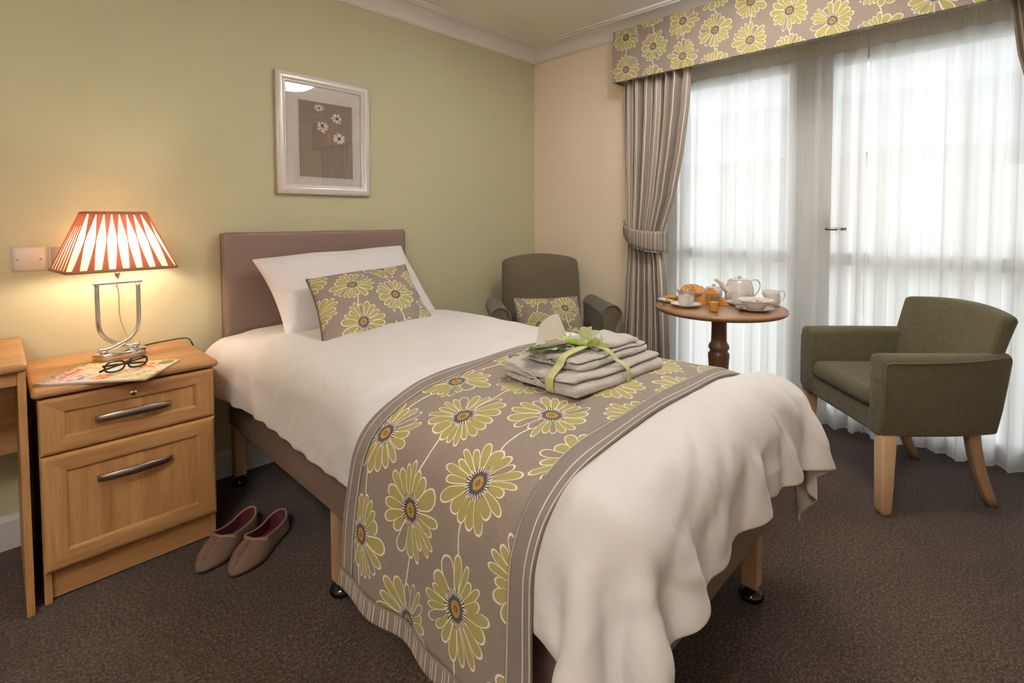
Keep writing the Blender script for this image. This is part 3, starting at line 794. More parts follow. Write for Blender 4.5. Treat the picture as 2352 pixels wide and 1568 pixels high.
def blossom(u, v, rx, rz, rot, n=9, c=(0, 0)):
    cx, cz = A(u, v); V = []; F = []; r = random.Random(int(u*1000+v*77))
    for k in range(n):
        a = 2*PI*k/n+r.uniform(-.12, .12); L = r.uniform(.85, 1.12); i0 = len(V)
        for (rr, ww) in [(.12, 0), (.5, .17), (.85, .21), (1.0, .10), (1.0, -.10), (.85, -.21), (.5, -.17)]:
            X_ = rr*L*math.cos(a)-ww*math.sin(a); Z_ = rr*L*math.sin(a)+ww*math.cos(a)
            X_, Z_ = X_*rx, Z_*rz; x2 = X_*math.cos(rot)-Z_*math.sin(rot); z2 = X_*math.sin(rot)+Z_*math.cos(rot)
            V.append((cx+x2, -.0097-.00002*k, cz+z2))
        F.append(list(range(i0, i0+7)))
    f = raw('painted_flower', V, F, M['petalw'], art)
    V = [(cx+c[0]+rx*.26*math.cos(t), -.0101, cz+c[1]+rz*.26*math.sin(t)) for t in np.linspace(0, 2*PI, 15)[:-1]]
    raw('flower_eye', V, [list(range(14))], M['inkd'], art)
blossom(.36, .075, .024, .017, .1, 10); blossom(.70, .185, .030, .024, -.3, 9); blossom(.43, .325, .029, .030, .2, 9, (-.004, .008)); blossom(.74, .455, .034, .030, 0, 10)
def stem(pts, w_=.0016):
    P = smooth_path([(A(*p)[0], 0, A(*p)[1]) for p in pts], 14); V = []
    for p in P: V += [(p[0]-w_, -.0094, p[2]), (p[0]+w_, -.0094, p[2]+.0005)]
    raw('painted_stem', V, [[2*i, 2*i+1, 2*i+3, 2*i+2] for i in range(13)], M['gold'], art)
stem([(.38, .11), (.47, .24), (.52, .34), (.555, .55), (.565, .75), (.57, .995)]); stem([(.62, .25), (.575, .36), (.555, .5)]); stem([(.45, .37), (.50, .44), (.55, .52)]); stem([(.73, .51), (.68, .60), (.57, .68)])
box('glazing', (PXa+.046, -.0125, PZa+.046), (PXb-.046, -.0110, PZb-.046), glass_mat('picture_glass', gl=.1, rough=.01), pic)

# ------------------------------------------------------------ wall plates
def screw(x, z, par, y=-.011): lathe('screw', [(.0001, .0012), (.0028, .0008), (.0034, 0)], M['steel'], par, 12, (0, 0, 0)).matrix_local = Matrix.Translation((x, y, z)) @ Matrix.Rotation(PI/2, 4, 'X')
M['plate'] = plain('white_moulded_plastic', lin(228, 216, 206), .35)
sp = thing('telephone_socket', 'square white telephone socket plate at the far left of the wall', 'socket', (-2.671, 0, 1.0175))
X = np.zeros((4, 5, 3))
for j, (i_, y) in enumerate([(0, -.0005), (0, -.003), (.010, -.0095), (.0105, -.010), (.0425, -.010)]):
    for k, (sx, sz) in enumerate(((-1, -1), (1, -1), (1, 1), (-1, 1))): X[k, j] = (sx*(.0435-i_), y, sz*(.043-i_))
grid('plate', X, M['plate'], sp, cu=True, smooth=False, capu='end')
for s in (-1, 1): screw(s*.030, -.002, sp, -.0102)
box('label_window', (-.010, -.0112, .006), (.010, -.0100, .014), M['plate'], sp, .0004)
for k, z in enumerate((-.002, -.014)): box('shutter', (-.008, -.0108, z-.007), (.008, -.0100, z+.001), M['plate'], sp, .0003)
ds = thing('power_socket', 'brushed metal double power socket partly behind the lampshade', 'socket', (-2.545, 0, 1.018))
box('backplate', (-.073, -.005, -.043), (.073, -.0005, .043), M['plate'], ds, .002)
box('faceplate', (-.069, -.008, -.040), (.069, -.0052, .040), M['steel'], ds, .001)
for s in (-1, 1):
    box('rocker_switch', (s*.022-.0075+(s*.015), -.012, .012), (s*.022+.0075+(s*.015), -.0082, .028), M['plate'], ds, .001); screw(s*.061, 0, ds, -.0083)
    box('pin_slot', (s*.022-.002, -.0088, .016), (s*.022+.002, -.0081, .026), M['blackm'], ds)
ds2 = thing('switch_plate', 'small white switch plate just right of the lampshade', 'socket', (-2.322, 0, 1.018))
box('plate', (-.043, -.009, -.043), (.043, -.0005, .043), M['plate'], ds2, .003); box('rocker_switch', (-.006, -.013, -.012), (.006, -.0092, .012), M['plate'], ds2, .001)

# ------------------------------------------------------------ bedside cabinet
bs = thing('bedside_cabinet', 'light oak bedside cabinet with a drawer and door, left of the bed', 'bedside cabinet')
CX0, CX1 = -2.683, -2.229; TZ = .655
prof = []
def roundslab(name, x0, x1, y0, y1, z0, z1, r, mat, par, cr=.014):
    n = 5; pts = []
    for cxs, cys, a0 in ((x0+cr, y0+cr, PI), (x1-cr, y0+cr, 1.5*PI)):
        for k in range(n+1): a = a0+PI/2*k/n; pts.append((cxs, cys, math.cos(a), math.sin(a)))
    pts.append((x1, y1, 0, 1)); pts.append((x0, y1, 0, 1))
    P = []
    hz = (z1-z0)/2
    for k in range(9):
        a = -PI/2+PI*k/8; P.append((hz-hz*math.cos(a), (z0+z1)/2+hz*math.sin(a)))
    X = np.zeros((len(pts), len(P), 3))
    for j, (ins, z) in enumerate(P):
        for i, (cxs, cys, dx, dy) in enumerate(pts):
            if i < len(pts)-2: X[i, j] = (cxs+dx*(cr-ins), cys+dy*(cr-ins), z)
            else: X[i, j] = (cxs-math.copysign(ins, cxs-(x0+x1)/2), cys, z)
    o = grid(name, X, mat, par, cu=True, capu=True); autosm(o, 40); return o
roundslab('top', -2.696, -2.214, -.492, -.008, .632, TZ, .01, M['oak'], bs)
box('side_panel', (CX0, -.463, 0), (CX0+.018, -.010, .631), M['oak_v'], bs, .001)
box('side_panel', (CX1-.018, -.463, 0), (CX1, -.010, .631), M['oak_v'], bs, .001)
box('back_panel', (CX0+.0185, -.022, .03), (CX1-.0185, -.012, .631), M['oak_v'], bs)
box('bottom_shelf', (CX0+.0185, -.458, .090), (CX1-.0185, -.023, .106), M['oak'], bs)
box('plinth', (CX0+.0185, -.448, .006), (CX1-.0185, -.432, .0895), M['oak'], bs)
def framed(name, x0, x1, z0, z1, fwx, fwz, par, hz):
    d = thing(name, None, None); d.parent = par
    yo, yi, yb = -.486, -.478, -.464
    # four mitred frame members
    i1x, i1z = fwx, fwz
    prof = [(0, 0, yb), (0, 0, yo+.004), (.003, .003, yo+.001), (.012, .012, yo), (i1x-.010, i1z-.010, yo), (i1x-.003, i1z-.003, yo+.003), (i1x, i1z, yi), (i1x, i1z, yb)]
    corners = [(x0, z0, 1, 1), (x1, z0, -1, 1), (x1, z1, -1, -1), (x0, z1, 1, -1)]
    for k in range(4):
        a, b = corners[k], corners[(k+1) % 4]
        X = np.zeros((2, len(prof), 3))
        for j, (ix, iz, y) in enumerate(prof):
            X[0, j] = (a[0]+a[2]*ix, y, a[1]+a[3]*iz); X[1, j] = (b[0]+b[2]*ix, y, b[1]+b[3]*iz)
        o = grid('frame_rail' if k % 2 == 0 else 'frame_stile', X, M['oak'] if k % 2 == 0 else M['oak_v'], d, smooth=False)
    box('infill_panel', (x0+fwx-.003, yi+.0005, z0+fwz-.003), (x1-fwx+.003, yb, z1-fwz+.003), M['oak_v'], d)
    # bowed strap handle
    hx = (-2.457, hz); n = 15; X = np.zeros((8, n, 3))
    for i in range(n):
        t = i/(n-1); xx = -2.556+.196*t; s = math.sin(PI*t); yy = yo-.003-.024*s**.75
        hh = .0105+.003*s
        for k in range(8):
            a = 2*PI*k/8; X[k, i] = (xx, yy-.0035*math.cos(a), hz+hh*math.copysign(abs(math.sin(a))**.6, math.sin(a))-.004+.006*s)
    h = grid('handle', X, M['steel'], d, cu=True, capu=True)
    return d
dd = framed('drawer', -2.682, -2.230, .458, .626, .060, .050, bs, .541)
framed('door', -2.682, -2.230, .104, .453, .060, .058, bs, .352)
lk = lathe('lock', [(.0001, .004), (.006, .004), (.0095, .002), (.0105, 0)], M['chrome'], dd, 22); lk.matrix_local = Matrix.Translation((-2.459, -.4865, .597)) @ Matrix.Rotation(PI/2, 4, 'X')
box('keyhole', (-2.460, -.4912, .592), (-2.458, -.4902, .602), M['black'], dd)

# ------------------------------------------------------------ desk at the left edge
dk = thing('desk', 'light oak desk cut off by the left edge of the photo', 'desk')
roundslab('top', -3.95, -2.699, -.502, -.008, .722, .745, .01, M['oak'], dk)
box('leg_panel', (-2.722, -.490, 0), (-2.704, -.012, .7215), M['oak_v'], dk, .001)
box('leg_panel', (-3.94, -.490, 0), (-3.922, -.012, .7215), M['oak_v'], dk, .001)
box('apron', (-3.9215, -.478, .682), (-2.7225, -.462, .7215), M['oak'], dk)
box('modesty_panel', (-3.9215, -.20, .40), (-2.7225, -.184, .7215), M['oak'], dk)

# ------------------------------------------------------------ table lamp
LP = (-2.452, -.165)
lamp = thing('table_lamp', 'chrome bedside table lamp with pleated peach shade, lit', 'lamp', (LP[0], LP[1], TZ+.0005), math.radians(7))
lathe('base', [(.0005, 0), (.078, 0), (.080, .003), (.080, .022), (.077, .025), (.0005, .025)], M['chrome'], lamp, 48, (0, -.018, 0), sx=1.0, sy=.62)
def strap(sgn):
    P = [(sgn*.058, .268), (sgn*.058, .20), (sgn*.0565, .12), (sgn*.045, .085), (sgn*.018, .057), (-sgn*.015, .040), (-sgn*.038, .034), (-sgn*.062, .034)]
    P = smooth_path([(x, -.018+sgn*-.0085, z) for x, z in P], 40)
    tube('curved_arm', P, [(.0072, .0065)]*40, M['chrome'], lamp, 12, flat=(1, 0, 0.01))
    lathe('foot_stud', [(.007, 0), (.007, .003), (.009, .004), (.009, .007), (.006, .009), (.006, .012)], M['chrome'], lamp, 16, (-sgn*.050, -.018-sgn*.0085, .0240))
strap(1); strap(-1)
box('crossbar', (-.072, -.030, .2685), (.072, -.006, .276), M['chrome'], lamp, .0015)
tube('stem', [(0, -.018, .276), (0, -.018, .335)], .008, M['chrome'], lamp, 14)
M['bulb'] = NT('lit_bulb', .5).m; b_ = M['bulb'].node_tree.nodes['Principled BSDF']; b_.inputs['Emission Color'].default_value = (1, .86, .68, 1); b_.inputs['Emission Strength'].default_value = BULB/(PI*.0085)
def fab(name, col, tl=.5):
    n = NT(name); t = n.t; t.nodes.remove(n.b); a = n.new('ShaderNodeBsdfTranslucent'); b = n.new('ShaderNodeBsdfDiffuse'); a.inputs[0].default_value = col; b.inputs[0].default_value = col
    m = n.new('ShaderNodeMixShader'); m.inputs[0].default_value = 1-tl; t.links.new(a.outputs[0], m.inputs[1]); t.links.new(b.outputs[0], m.inputs[2]); t.links.new(m.outputs[0], n.out.inputs[0]); return n.m
M['shade'] = fab('peach_shade_fabric', lin(226, 196, 172), .36); M['pleat'] = fab('pleated_peach_fabric', lin(178, 116, 92), .36); M['braid'] = plain('shade_braid', lin(160, 118, 98), .8)
SHY = 0.0; sz0, sz1 = .325, .525
sh = thing('lampshade', None, None); sh.parent = lamp
bot = [(-.157, -.118), (.157, -.118), (.157, .112), (-.157, .112)]; topc = [(-.083, -.056), (.083, -.056), (.083, .052), (-.083, .052)]
def cornr(q, r=.012):
    out = []; n = len(q)
    for i in range(n):
        p = Vector(q[i]); a = Vector(q[i-1]); b = Vector(q[(i+1) % n])
        out.append(tuple(p+(a-p).normalized()*r)); out.append(tuple(p+(b-p).normalized()*r))
    return out
B2, T2 = cornr(bot), cornr(topc)
X = np.zeros((8, 6, 3))
for j in range(6):
    f = j/5; s = f+.10*math.sin(PI*f)*0
    for i in range(8): X[i, j] = (B2[i][0]*(1-s)+T2[i][0]*s, B2[i][1]*(1-s)+T2[i][1]*s, sz0+(sz1-sz0)*f)
grid('shade_lining', X, M['shade'], sh, cu=True, smooth=False)
def pleats(c0, c1, d0, d1, n):
    """hourglass pleats on the face between bottom c0-c1 and top d0-d1"""
    c0, c1, d0, d1 = [Vector((p[0], p[1], z)) for p, z in ((c0, sz0), (c1, sz0), (d0, sz1), (d1, sz1))]
    nr = (c1-c0).cross(d0-c0).normalized()
    for k in range(n):
        a = (k+.5)/n; V = []; rows = 11
        for j in range(rows):
            f = j/(rows-1); hw = (.16+.30*((abs(f-.52)/.52))**1.15 if True else 0)
            hw = .03+((.50*((f-.55)/.45)**1.1) if f > .55 else (.27*((.55-f)/.55)**1.1))
            for s in (-1, -.33, .33, 1):
                q = a+s*hw/n*.9
                P = (c0.lerp(c1, q)).lerp(d0.lerp(d1, q), f)
                V.append(P+nr*(.003+(.003 if abs(s) < .5 else 0)))
        F = [[j*4+i, j*4+i+1, (j+1)*4+i+1, (j+1)*4+i] for j in range(rows-1) for i in range(3)]
        raw('pleat', V, F, M['pleat'], sh, smooth=True)
for i, n_ in ((0, 8), (1, 6), (2, 8), (3, 6)):
    pleats(bot[i], bot[(i+1) % 4], topc[i], topc[(i+1) % 4], n_)
for (q, z) in ((B2, sz0), (T2, sz1)):
    tube('braid_trim', [(x*1.012, y*1.012, z) for x, y in q], .0055, M['braid'], sh, 8, cyclic=True)
bl = lathe('bulb', [(.0005, .05), (.016, .046), (.026, .030), (.028, .015), (.020, -.008), (.012, -.022), (.012, -.040), (.0005, -.040)], M['bulb'], lamp, 20, (0, -.005, .392))
tube('cable', [tuple(p) for p in smooth_path([(.012, .02, .32), (.016, .06, .27), (.03, .09, .22), (.04, .12, .12), (.075, .135, .01), (.078, .132, .006)], 30)], .0022, plain('clear_flex', lin(200, 180, 140), .4), lamp, 6)
tube('cable', [tuple(p) for p in smooth_path([(.06, .05, .004), (.12, .09, .005), (.19, .10, .006), (.228, .07, .012), (.243, .03, .010), (.250, -.002, -.03)], 26)], .0026, M['black'], lamp, 6)

# ------------------------------------------------------------ magazine and glasses
mg = thing('magazine', 'glossy magazine with orange roundels lying on the bedside cabinet', 'magazine')
n = NT('magazine_cover', .28, spec=.5)
U, V = n.uv(); uvv = n.uvv
def rect(a, b, c, d): return n.mul(n.mul(n.gt(U, a), n.lt(U, b)), n.mul(n.gt(V, c), n.lt(V, d)))
def disc(cx, cy, r, ry=None):
    dx = n.div(n.sub(U, cx), r); dy = n.div(n.sub(V, cy), ry or r); return n.lt(n.add(n.mul(dx, dx), n.mul(dy, dy)), 1)
def txt(sx, sy, th=.5): return n.mul(n.gt(n.noise(n.uvm((sx, sy, 1)), 1, 1, .5), th), n.gt(n.math('FRACT', n.mul(V, sy)), .25))
ph = n.noise(n.uvm((5, 7, 1)), 1, 4, .6, 1)
c = n.ramp(ph, [(.30, lin(96, 92, 54)), (.42, lin(196, 188, 120)), (.52, lin(240, 226, 206)), (.62, lin(222, 172, 130)), (.72, lin(120, 70, 44))])
c = n.mix(rect(0, .52, .40, 1), c, lin(196, 200, 206))
c = n.mix(disc(.60, .62, .26, .22), c, n.ramp(ph, [(.4, lin(246, 226, 208)), (.55, lin(232, 190, 158)), (.65, lin(214, 160, 122))]))
c = n.mix(n.mul(rect(.06, .80, .80, .90), txt(14, 11, .46)), c, lin(206, 44, 34))
c = n.mix(n.mul(rect(.05, .48, .70, .78), txt(16, 12, .50)), c, lin(214, 84, 62))
c = n.mix(n.mul(rect(.05, .40, .62, .68), txt(22, 16, .50)), c, lin(60, 56, 66))
c = n.mix(rect(0, 1, .935, 1), c, lin(92, 60, 66)); c = n.mix(n.mul(rect(.03, .97, .945, .985), txt(40, 24, .47)), c, lin(240, 222, 150))
c = n.mix(n.mul(rect(.03, .9, .905, .93), txt(50, 30, .5)), c, lin(70, 60, 60))
c = n.mix(disc(.20, .48, .13, .09), c, n.mix(txt(26, 20, .5), lin(226, 96, 40), lin(246, 206, 90)))
c = n.mix(disc(.74, .22, .16, .10), c, n.mix(txt(26, 20, .52), lin(222, 84, 40), lin(250, 226, 180)))
c = n.mix(disc(.93, .86, .06, .045), c, lin(240, 190, 40))
c = n.mix(disc(.86, .10, .12, .07), c, lin(110, 112, 60))
n.col(c)
mc = [(-2.690, -.412), (-2.560, -.232), (-2.312, -.408), (-2.442, -.588)]   # measured corners
def magsheet(name, z, mat, ins=0):
    nu = 14; X = np.zeros((nu, nu, 3)); UV = np.zeros((nu, nu, 2)); q = [np.array(p) for p in mc]
    for i in range(nu):
        for j in range(nu):
            a, b = i/(nu-1), j/(nu-1)
            P = (q[0]*(1-b)+q[1]*b)*(1-a)+(q[3]*(1-b)+q[2]*b)*a
            X[i, j] = (P[0], P[1], z+.0015*math.sin(a*3)*0); UV[i, j] = (b, 1-a)
    return X, UV
X, UV = magsheet('cover', TZ+.0062, n.m)
grid('cover', X, n.m, mg, UV=UV)
prism('pages', [(p[0], p[1]) for p in mc][::-1], TZ+.0004, TZ+.0058, 2, plain('page_edges', lin(205, 196, 190), .7), mg)
gl = thing('spectacles', 'black rimmed reading spectacles resting on the magazine', 'spectacles', (-2.467, -.428, TZ+.0066), math.radians(17))
def lens(cx):
    P = []
    for k in range(28):
        a = 2*PI*k/28; P.append((cx+.0275*math.copysign(abs(math.cos(a))**.75, math.cos(a)), -.003*math.cos(a*1)*0-.002*abs(math.cos(a)), .0195+.0165*math.copysign(abs(math.sin(a))**.8, math.sin(a))))
    r_ = tube('rim', P, [(.0020, .0030)]*28, M['black'], gl, 8, cyclic=True, flat=(0, 1, 0.01))
    raw('lens', [(p[0], p[1], p[2]) for p in P], [list(range(28))], M['glass'], gl)
lens(-.033); lens(.033)
tube('bridge', smooth_path([(-.0065, -.001, .026), (0, -.003, .029), (.0065, -.001, .026)], 8), .0020, M['black'], gl, 8)
for s in (-1, 1):
    tube('temple', smooth_path([(s*.061, 0, .026), (s*.063, .008+.003*s, .026), (s*.050, .013+.003*s, .024), (s*.0, .016+.003*s, .018), (-s*.050, .018+.003*s, .010), (-s*.066, .018+.003*s, .006)], 18), [(.0014, .0034)]*18, M['black'], gl, 8, flat=(0, 1, 0.01))

# ------------------------------------------------------------ slippers
def slipper(label, toe, heel, seed):
    toe = Vector(toe); heel = Vector(heel); d = heel-toe; L_ = d.length; ang = math.atan2(d.y, d.x)
    r_ = thing('slipper', label, 'slipper', (toe.x, toe.y, 0), ang, 'brown slippers on the carpet')
    # x from toe (0) to heel (L)
    def halfw(t): return L_*(.195*(math.sin(min(t/.36, 1)*PI/2)**.62) if t < .36 else .195-.05*math.sin(min((t-.36)/.40, 1)*PI/2) if t < .80 else .145*math.sqrt(max(0, 1-((t-.80)/.20)**2.2)))
    n = 34; ts = [.5-.5*math.cos(PI*i/(n-1)) for i in range(n)]
    P = []
    for t in ts: P.append((t*L_, halfw(t)))
    ring = [(x, y) for x, y in P]+[(x, -y) for x, y in P[::-1][1:-1]]
    prism('sole', ring, .0005, .009, 2, M['blackm'], r_)
    m = len(ring); rows = 7
    def rimz(x):
        t = x/L_
        return .030+.034*math.sin(min(t/.42, 1)*PI/2) if t < .42 else .064-.016*math.sin((t-.42)/.58*PI)+.004*t
    # outer wall up to the opening line; vamp closed over the toe
    vt = .42
    X = np.zeros((m, rows, 3))
    for i, (x, y) in enumerate(ring):
        t = x/L_
        for j in range(rows):
            f = j/(rows-1)
            if t < vt:      # roof over the toes: walls lean in to centre line
                zz = .009+(rimz(x)-.009)*math.sin(f*PI/2); yy = y*math.cos(f*PI/2)**.75 if f < 1 else 0
                xx = x+(.010*f if t < .06 else 0)
            else:
                inl = .004+.010*f; zz = .009+(rimz(x)-.009)*f; k = 1-.20*f-.10*math.sin(PI*f)*0; yy = y*k; xx = x-(.006*f if t > .9 else 0)
            X[i, j] = (xx, yy, zz)
    o = grid('upper', X, M['slip'], r_, cu=True, solid=.003, off=-1)
    # opening edge
    E = [tuple(X[i, -1]) for i in range(m) if ring[i][0]/L_ >= vt]
    rim = [p for p in E]
    # vamp mouth
    mx = vt*L_
    hw = halfw(vt)*.80
    mouth = [(mx-.020+.020*abs(s)**1.5*1.0, s*hw, rimz(mx)+.001-.010*abs(s)**2) for s in np.linspace(-1, 1, 9)]
    rp = [p for p in rim]
    # order: ring goes +y side toe->heel then -y heel->toe
    tube('rim_binding', rim+mouth, .0035, M['slipb'], r_, 8, cyclic=True)
    ins = [(x*.93+.012, y*.72) for x, y in ring if x/L_ > .28]
    prism('insole', ins, .0095, .013, 2, M['slipred'], r_)
    inn = np.zeros((len(rim), 3, 3))
    for i, p in enumerate(rim):
        for j in range(3):
            f = j/2; inn[i, j] = (p[0]*(1-.0*f), p[1]*(.97+.03*f)*(1-.02), p[2]*(1-f)+.012*f)
    grid('lining', inn, M['slipred'], r_)
    # embroidery: little stitched petals
    rr = random.Random(seed)
    for k in range(34):
        t = rr.uniform(.10, .33); s = rr.uniform(-.45, .45)
        x = t*L_; f = 1-abs(s)*.75; zz = .009+(rimz(x)-.009)*math.sin(f*PI/2)+.0022; yy = math.copysign(halfw(t)*max(math.cos(f*PI/2), .001)**.75, s)
        a = rr.uniform(0, PI); l_ = .008
        V = [(x-l_*math.cos(a), yy-l_*math.sin(a), zz-.0005), (x+.0035*math.sin(a), yy-.0035*math.cos(a), zz+.0014), (x+l_*math.cos(a), yy+l_*math.sin(a), zz-.0005), (x-.0035*math.sin(a), yy+.0035*math.cos(a), zz+.0014)]
        raw('embroidered_petal', V, [[0, 1, 2, 3]], M['pinkst'], r_)
    return r_
M['slip'] = plain('brown_felt', lin(110, 88, 70), .95, bs=500, bstr=.2); M['slipb'] = plain('tan_binding', lin(150, 118, 92), .8); M['slipred'] = plain('wine_lining', lin(84, 22, 38), .8); M['pinkst'] = plain('pink_thread', lin(196, 84, 104), .8)
slipper('left brown slipper with pink flowers, nearer the bedside cabinet', (-2.330, -.645, 0), (-2.105, -.475, 0), 3)
slipper('right brown slipper with pink flowers, nearer the bed', (-2.260, -.744, 0), (-2.032, -.574, 0), 8)

# ------------------------------------------------------------ corner armchair
ac = thing('armchair', 'dark olive roll arm armchair in the corner behind the bed', 'armchair', (-.475, -.545, 0), math.atan2(-.62, .785))
# local: +x to the right in the photo, -y faces the camera
def rloft(name, secs, mat, par, n=32, p=3.5, cap=True):
    """rounded box loft. secs: (z, x0, x1, y0, y1)"""
    X = np.zeros((n, len(secs), 3))
    for j, (z, x0, x1, y0, y1) in enumerate(secs):
        for i in range(n):
            a = 2*PI*i/n; c, s = math.cos(a), math.sin(a)
            X[i, j] = ((x0+x1)/2+(x1-x0)/2*math.copysign(abs(c)**(2/p), c), (y0+y1)/2+(y1-y0)/2*math.copysign(abs(s)**(2/p), s), z)
    return grid(name, X, mat, par, cu=True, capu=cap)
box('seat_frame', (-.255, -.245, .16), (.255, .17, .33), M['olive2'], ac, .02, 3)
o = box('seat_cushion', (-.242, -.275, .331), (.242, .13, .455), M['olive2'], ac, .045, 5)
# camel back
nb = 25; front = []; Xb = np.zeros((nb*2, 3, 3))
def backrest():
    n = 28; rows = 14; X = np.zeros((n, rows, 3)); X2 = X.copy()
    for i in range(n):
        u = -1+2*i/(n-1)
        for j in range(rows):
            f = j/(rows-1); z = .20+.70*f
            hw = .262-.012*f
            top = .905+.028*math.cos(u*PI/2)**1.2-.020*abs(u)**8
            z = .20+(top-.20)*f
            bul = (1-abs(u)**6)*(1-abs(2*f-1)**8)
            X[i, j] = (u*hw, .135+.10*f-.055*bul+.02, z); X2[i, j] = (u*hw, .215+.10*f+.025*bul*.3, z)
    V = np.concatenate([X.reshape(-1, 3), X2.reshape(-1, 3)]); F = []; N = n*rows
    for i in range(n-1):
        for j in range(rows-1):
            q = [i*rows+j, (i+1)*rows+j, (i+1)*rows+j+1, i*rows+j+1]; F.append(q); F.append([k+N for k in q[::-1]])
    for i in range(n-1):
        a, b = i*rows+rows-1, (i+1)*rows+rows-1; F.append([a, b, b+N, a+N]); a, b = i*rows, (i+1)*rows; F.append([b, a, a+N, b+N])
    for j in range(rows-1):
        a, b = j, j+1; F.append([a, b, b+N, a+N]); a, b = (n-1)*rows+j, (n-1)*rows+j+1; F.append([b, a, a+N, b+N])
    o = raw('backrest', V, F, M['olive2'], ac, smooth=True)
    m = o.modifiers.new('b', 'BEVEL'); m.width = .02; m.segments = 3; m.angle_limit = math.radians(50)
backrest()
def armsec(s):
    """scroll arm outline in (x,z), s=+-1"""
    P = [(.262, .17), (.262, .45), (.262, .60)]
    cx, cz, r = .312, .622, .054
    for k in range(13):
        a = PI-(PI+.9)*k/12; P.append((cx+r*math.cos(a), cz+r*math.sin(a)))
    P += [(.332, .54), (.328, .40), (.326, .17)]
    return [(s*x, z) for x, z in P]
for s in (-1, 1):
    P = armsec(s); o = prism('arm', P if s > 0 else P[::-1], -.265, .17, 1, M['olive2'], ac, .006, 2)
    tube('arm_piping', [(x, -.267, z) for x, z in P], .0045, M['piping'], o, 8)
for (x, y) in ((-.25, -.22), (.25, -.22), (-.23, .17), (.23, .17)): rloft('leg', [(.002, x-.014, x+.014, y-.014, y+.014), (.165, x-.022, x+.022, y-.022, y+.022)], M['oak_leg'], ac, 16)
cu = cushion('small daisy cushion sitting in the dark corner armchair', (0, 0, 0), (0, 0, 1), (1, 0, 0), (1, 0, 1), .1, M['cush2'], 9) if False else None
def locp(x, y, z):
    a = math.atan2(-.62, .785); return (-.475+x*math.cos(a)-y*math.sin(a), -.545+x*math.sin(a)+y*math.cos(a), z)
cushion('small daisy cushion sitting in the dark corner armchair', locp(-.205, .055, .680), locp(.195, .060, .682), locp(-.20, -.045, .447), locp(.235, -.055, .447), .12, M['cush2'], 9)

# ------------------------------------------------------------ olive tub chair
CA = math.atan2(.679, .734)
tc = thing('tub_chair', 'olive green tub chair with pale wooden legs by the voile, right side', 'tub chair', (-.042+.02*.734, -.214-2.0+.02*.679, 0), CA)
# local: -x is the near side, +y faces the table; y from +.27 (front) to -.25 (back)
def arm(s):
    """vertical shell from the arm front round to the rear corner"""
    n = 22; K = 16; X = np.zeros((K, n, 3))
    for i in range(n):
        t = i/(n-1); y = .275-.475*t
        xi = .212+.004*t; xo = .297+.008*math.sin(PI*t)-.022*t**3
        zt = .632-.020*math.sin(PI*t)*0-.002+.0*t; zb = .308
        flare = .018*t**2
        ringp = []
        w_ = xo-xi; r = w_/2
        # start inside bottom, up, over rounded top, down outside
        ringp += [(xi, zb), (xi, zb+.10), (xi, zb+.2), (xi, zt-.030)]
        for k in range(1, 8):
            a = PI-PI*k/8; ringp.append(((xi+xo)/2+r*math.cos(a)*1.0, zt-.030+.030*math.sin(a)))
        ringp += [(xo, zt-.03), (xo-.001, zb+.2), (xo-.004, zb+.1), (xo-.012, zb+.012), (xo-.02, zb)]
        for k in range(K):
            xx, zz = ringp[k]; b = (zz-zb)/(zt-zb)
            lean = -.045*b*t          # the rear of the arm rakes back with height
            X[k, i] = (s*xx, y+lean, zz)
    o = grid('arm', X if s > 0 else X[::-1], M['olive'], tc, cu=True, capu=True)
    m = o.modifiers.new('b', 'BEVEL'); m.width = .018; m.segments = 4; m.angle_limit = math.radians(55)
    # piping: up the front outer edge and back along the top
    P = [(s*.283, .262, .315), (s*.296, .268, .34), (s*.299, .268, .45), (s*.299, .268, .575), (s*.298, .262, .598), (s*.300, .24, .603)]
    for k in range(1, 13):
        t = k/12; P.append((s*(.300+.008*math.sin(PI*t)-.022*t**3), .24-.462*t, .603+.018*t**2))
    
    tube('piping', P, .0036, M['piping'], o, 8)
arm(1); arm(-1)
# back: curved, raked, wider at the top
def shell_back():
    n = 30; rows = 20; A_ = np.zeros((n, rows, 3)); B_ = A_.copy()
    for i in range(n):
        u = -1+2*i/(n-1)
        for j in range(rows):
            f = j/(rows-1); top = .775+.022*(1-u*u)
            z = .330+(top-.330)*f
            g = max(0, (z-.45)/.33)
            hw = .252+.012*g**2-.0*f
            rake = -.105*max(0, (z-.33)/.45)**1.5
            curv = .035*u*u
            A_[i, j] = (u*hw, -.135+rake+curv*.9, z); B_[i, j] = (u*hw, -.212+rake*1.05+curv*1.25+.018*(f > .97), z)
    V = np.concatenate([A_.reshape(-1, 3), B_.reshape(-1, 3)]); F = []; N = n*rows
    for i in range(n-1):
        for j in range(rows-1):
            q = [i*rows+j, (i+1)*rows+j, (i+1)*rows+j+1, i*rows+j+1]; F.append(q[::-1]); F.append([k+N for k in q])
    for i in range(n-1):
        a, b = i*rows+rows-1, (i+1)*rows+rows-1; F.append([a, b, b+N, a+N][::-1]); a, b = i*rows, (i+1)*rows; F.append([b, a, a+N, b+N][::-1])
    for j in range(rows-1):
        a, b = j, j+1; F.append([a, b, b+N, a+N][::-1]); a, b = (n-1)*rows+j, (n-1)*rows+j+1; F.append([b, a, a+N, b+N][::-1])
    o = raw('backrest', V, F, M['olive'], tc, smooth=True)
    m = o.modifiers.new('b', 'BEVEL'); m.width = .016; m.segments = 3; m.angle_limit = math.radians(55)
    for s in (-1, 1): tube('piping', [(s*.214, -.13-.022*k, .44+.033*k) for k in range(6)], .0036, M['piping'], o, 8)
shell_back()
box('seat_frame', (-.222, -.16, .303), (.222, .258, .395), M['olive'], tc, .012, 3)
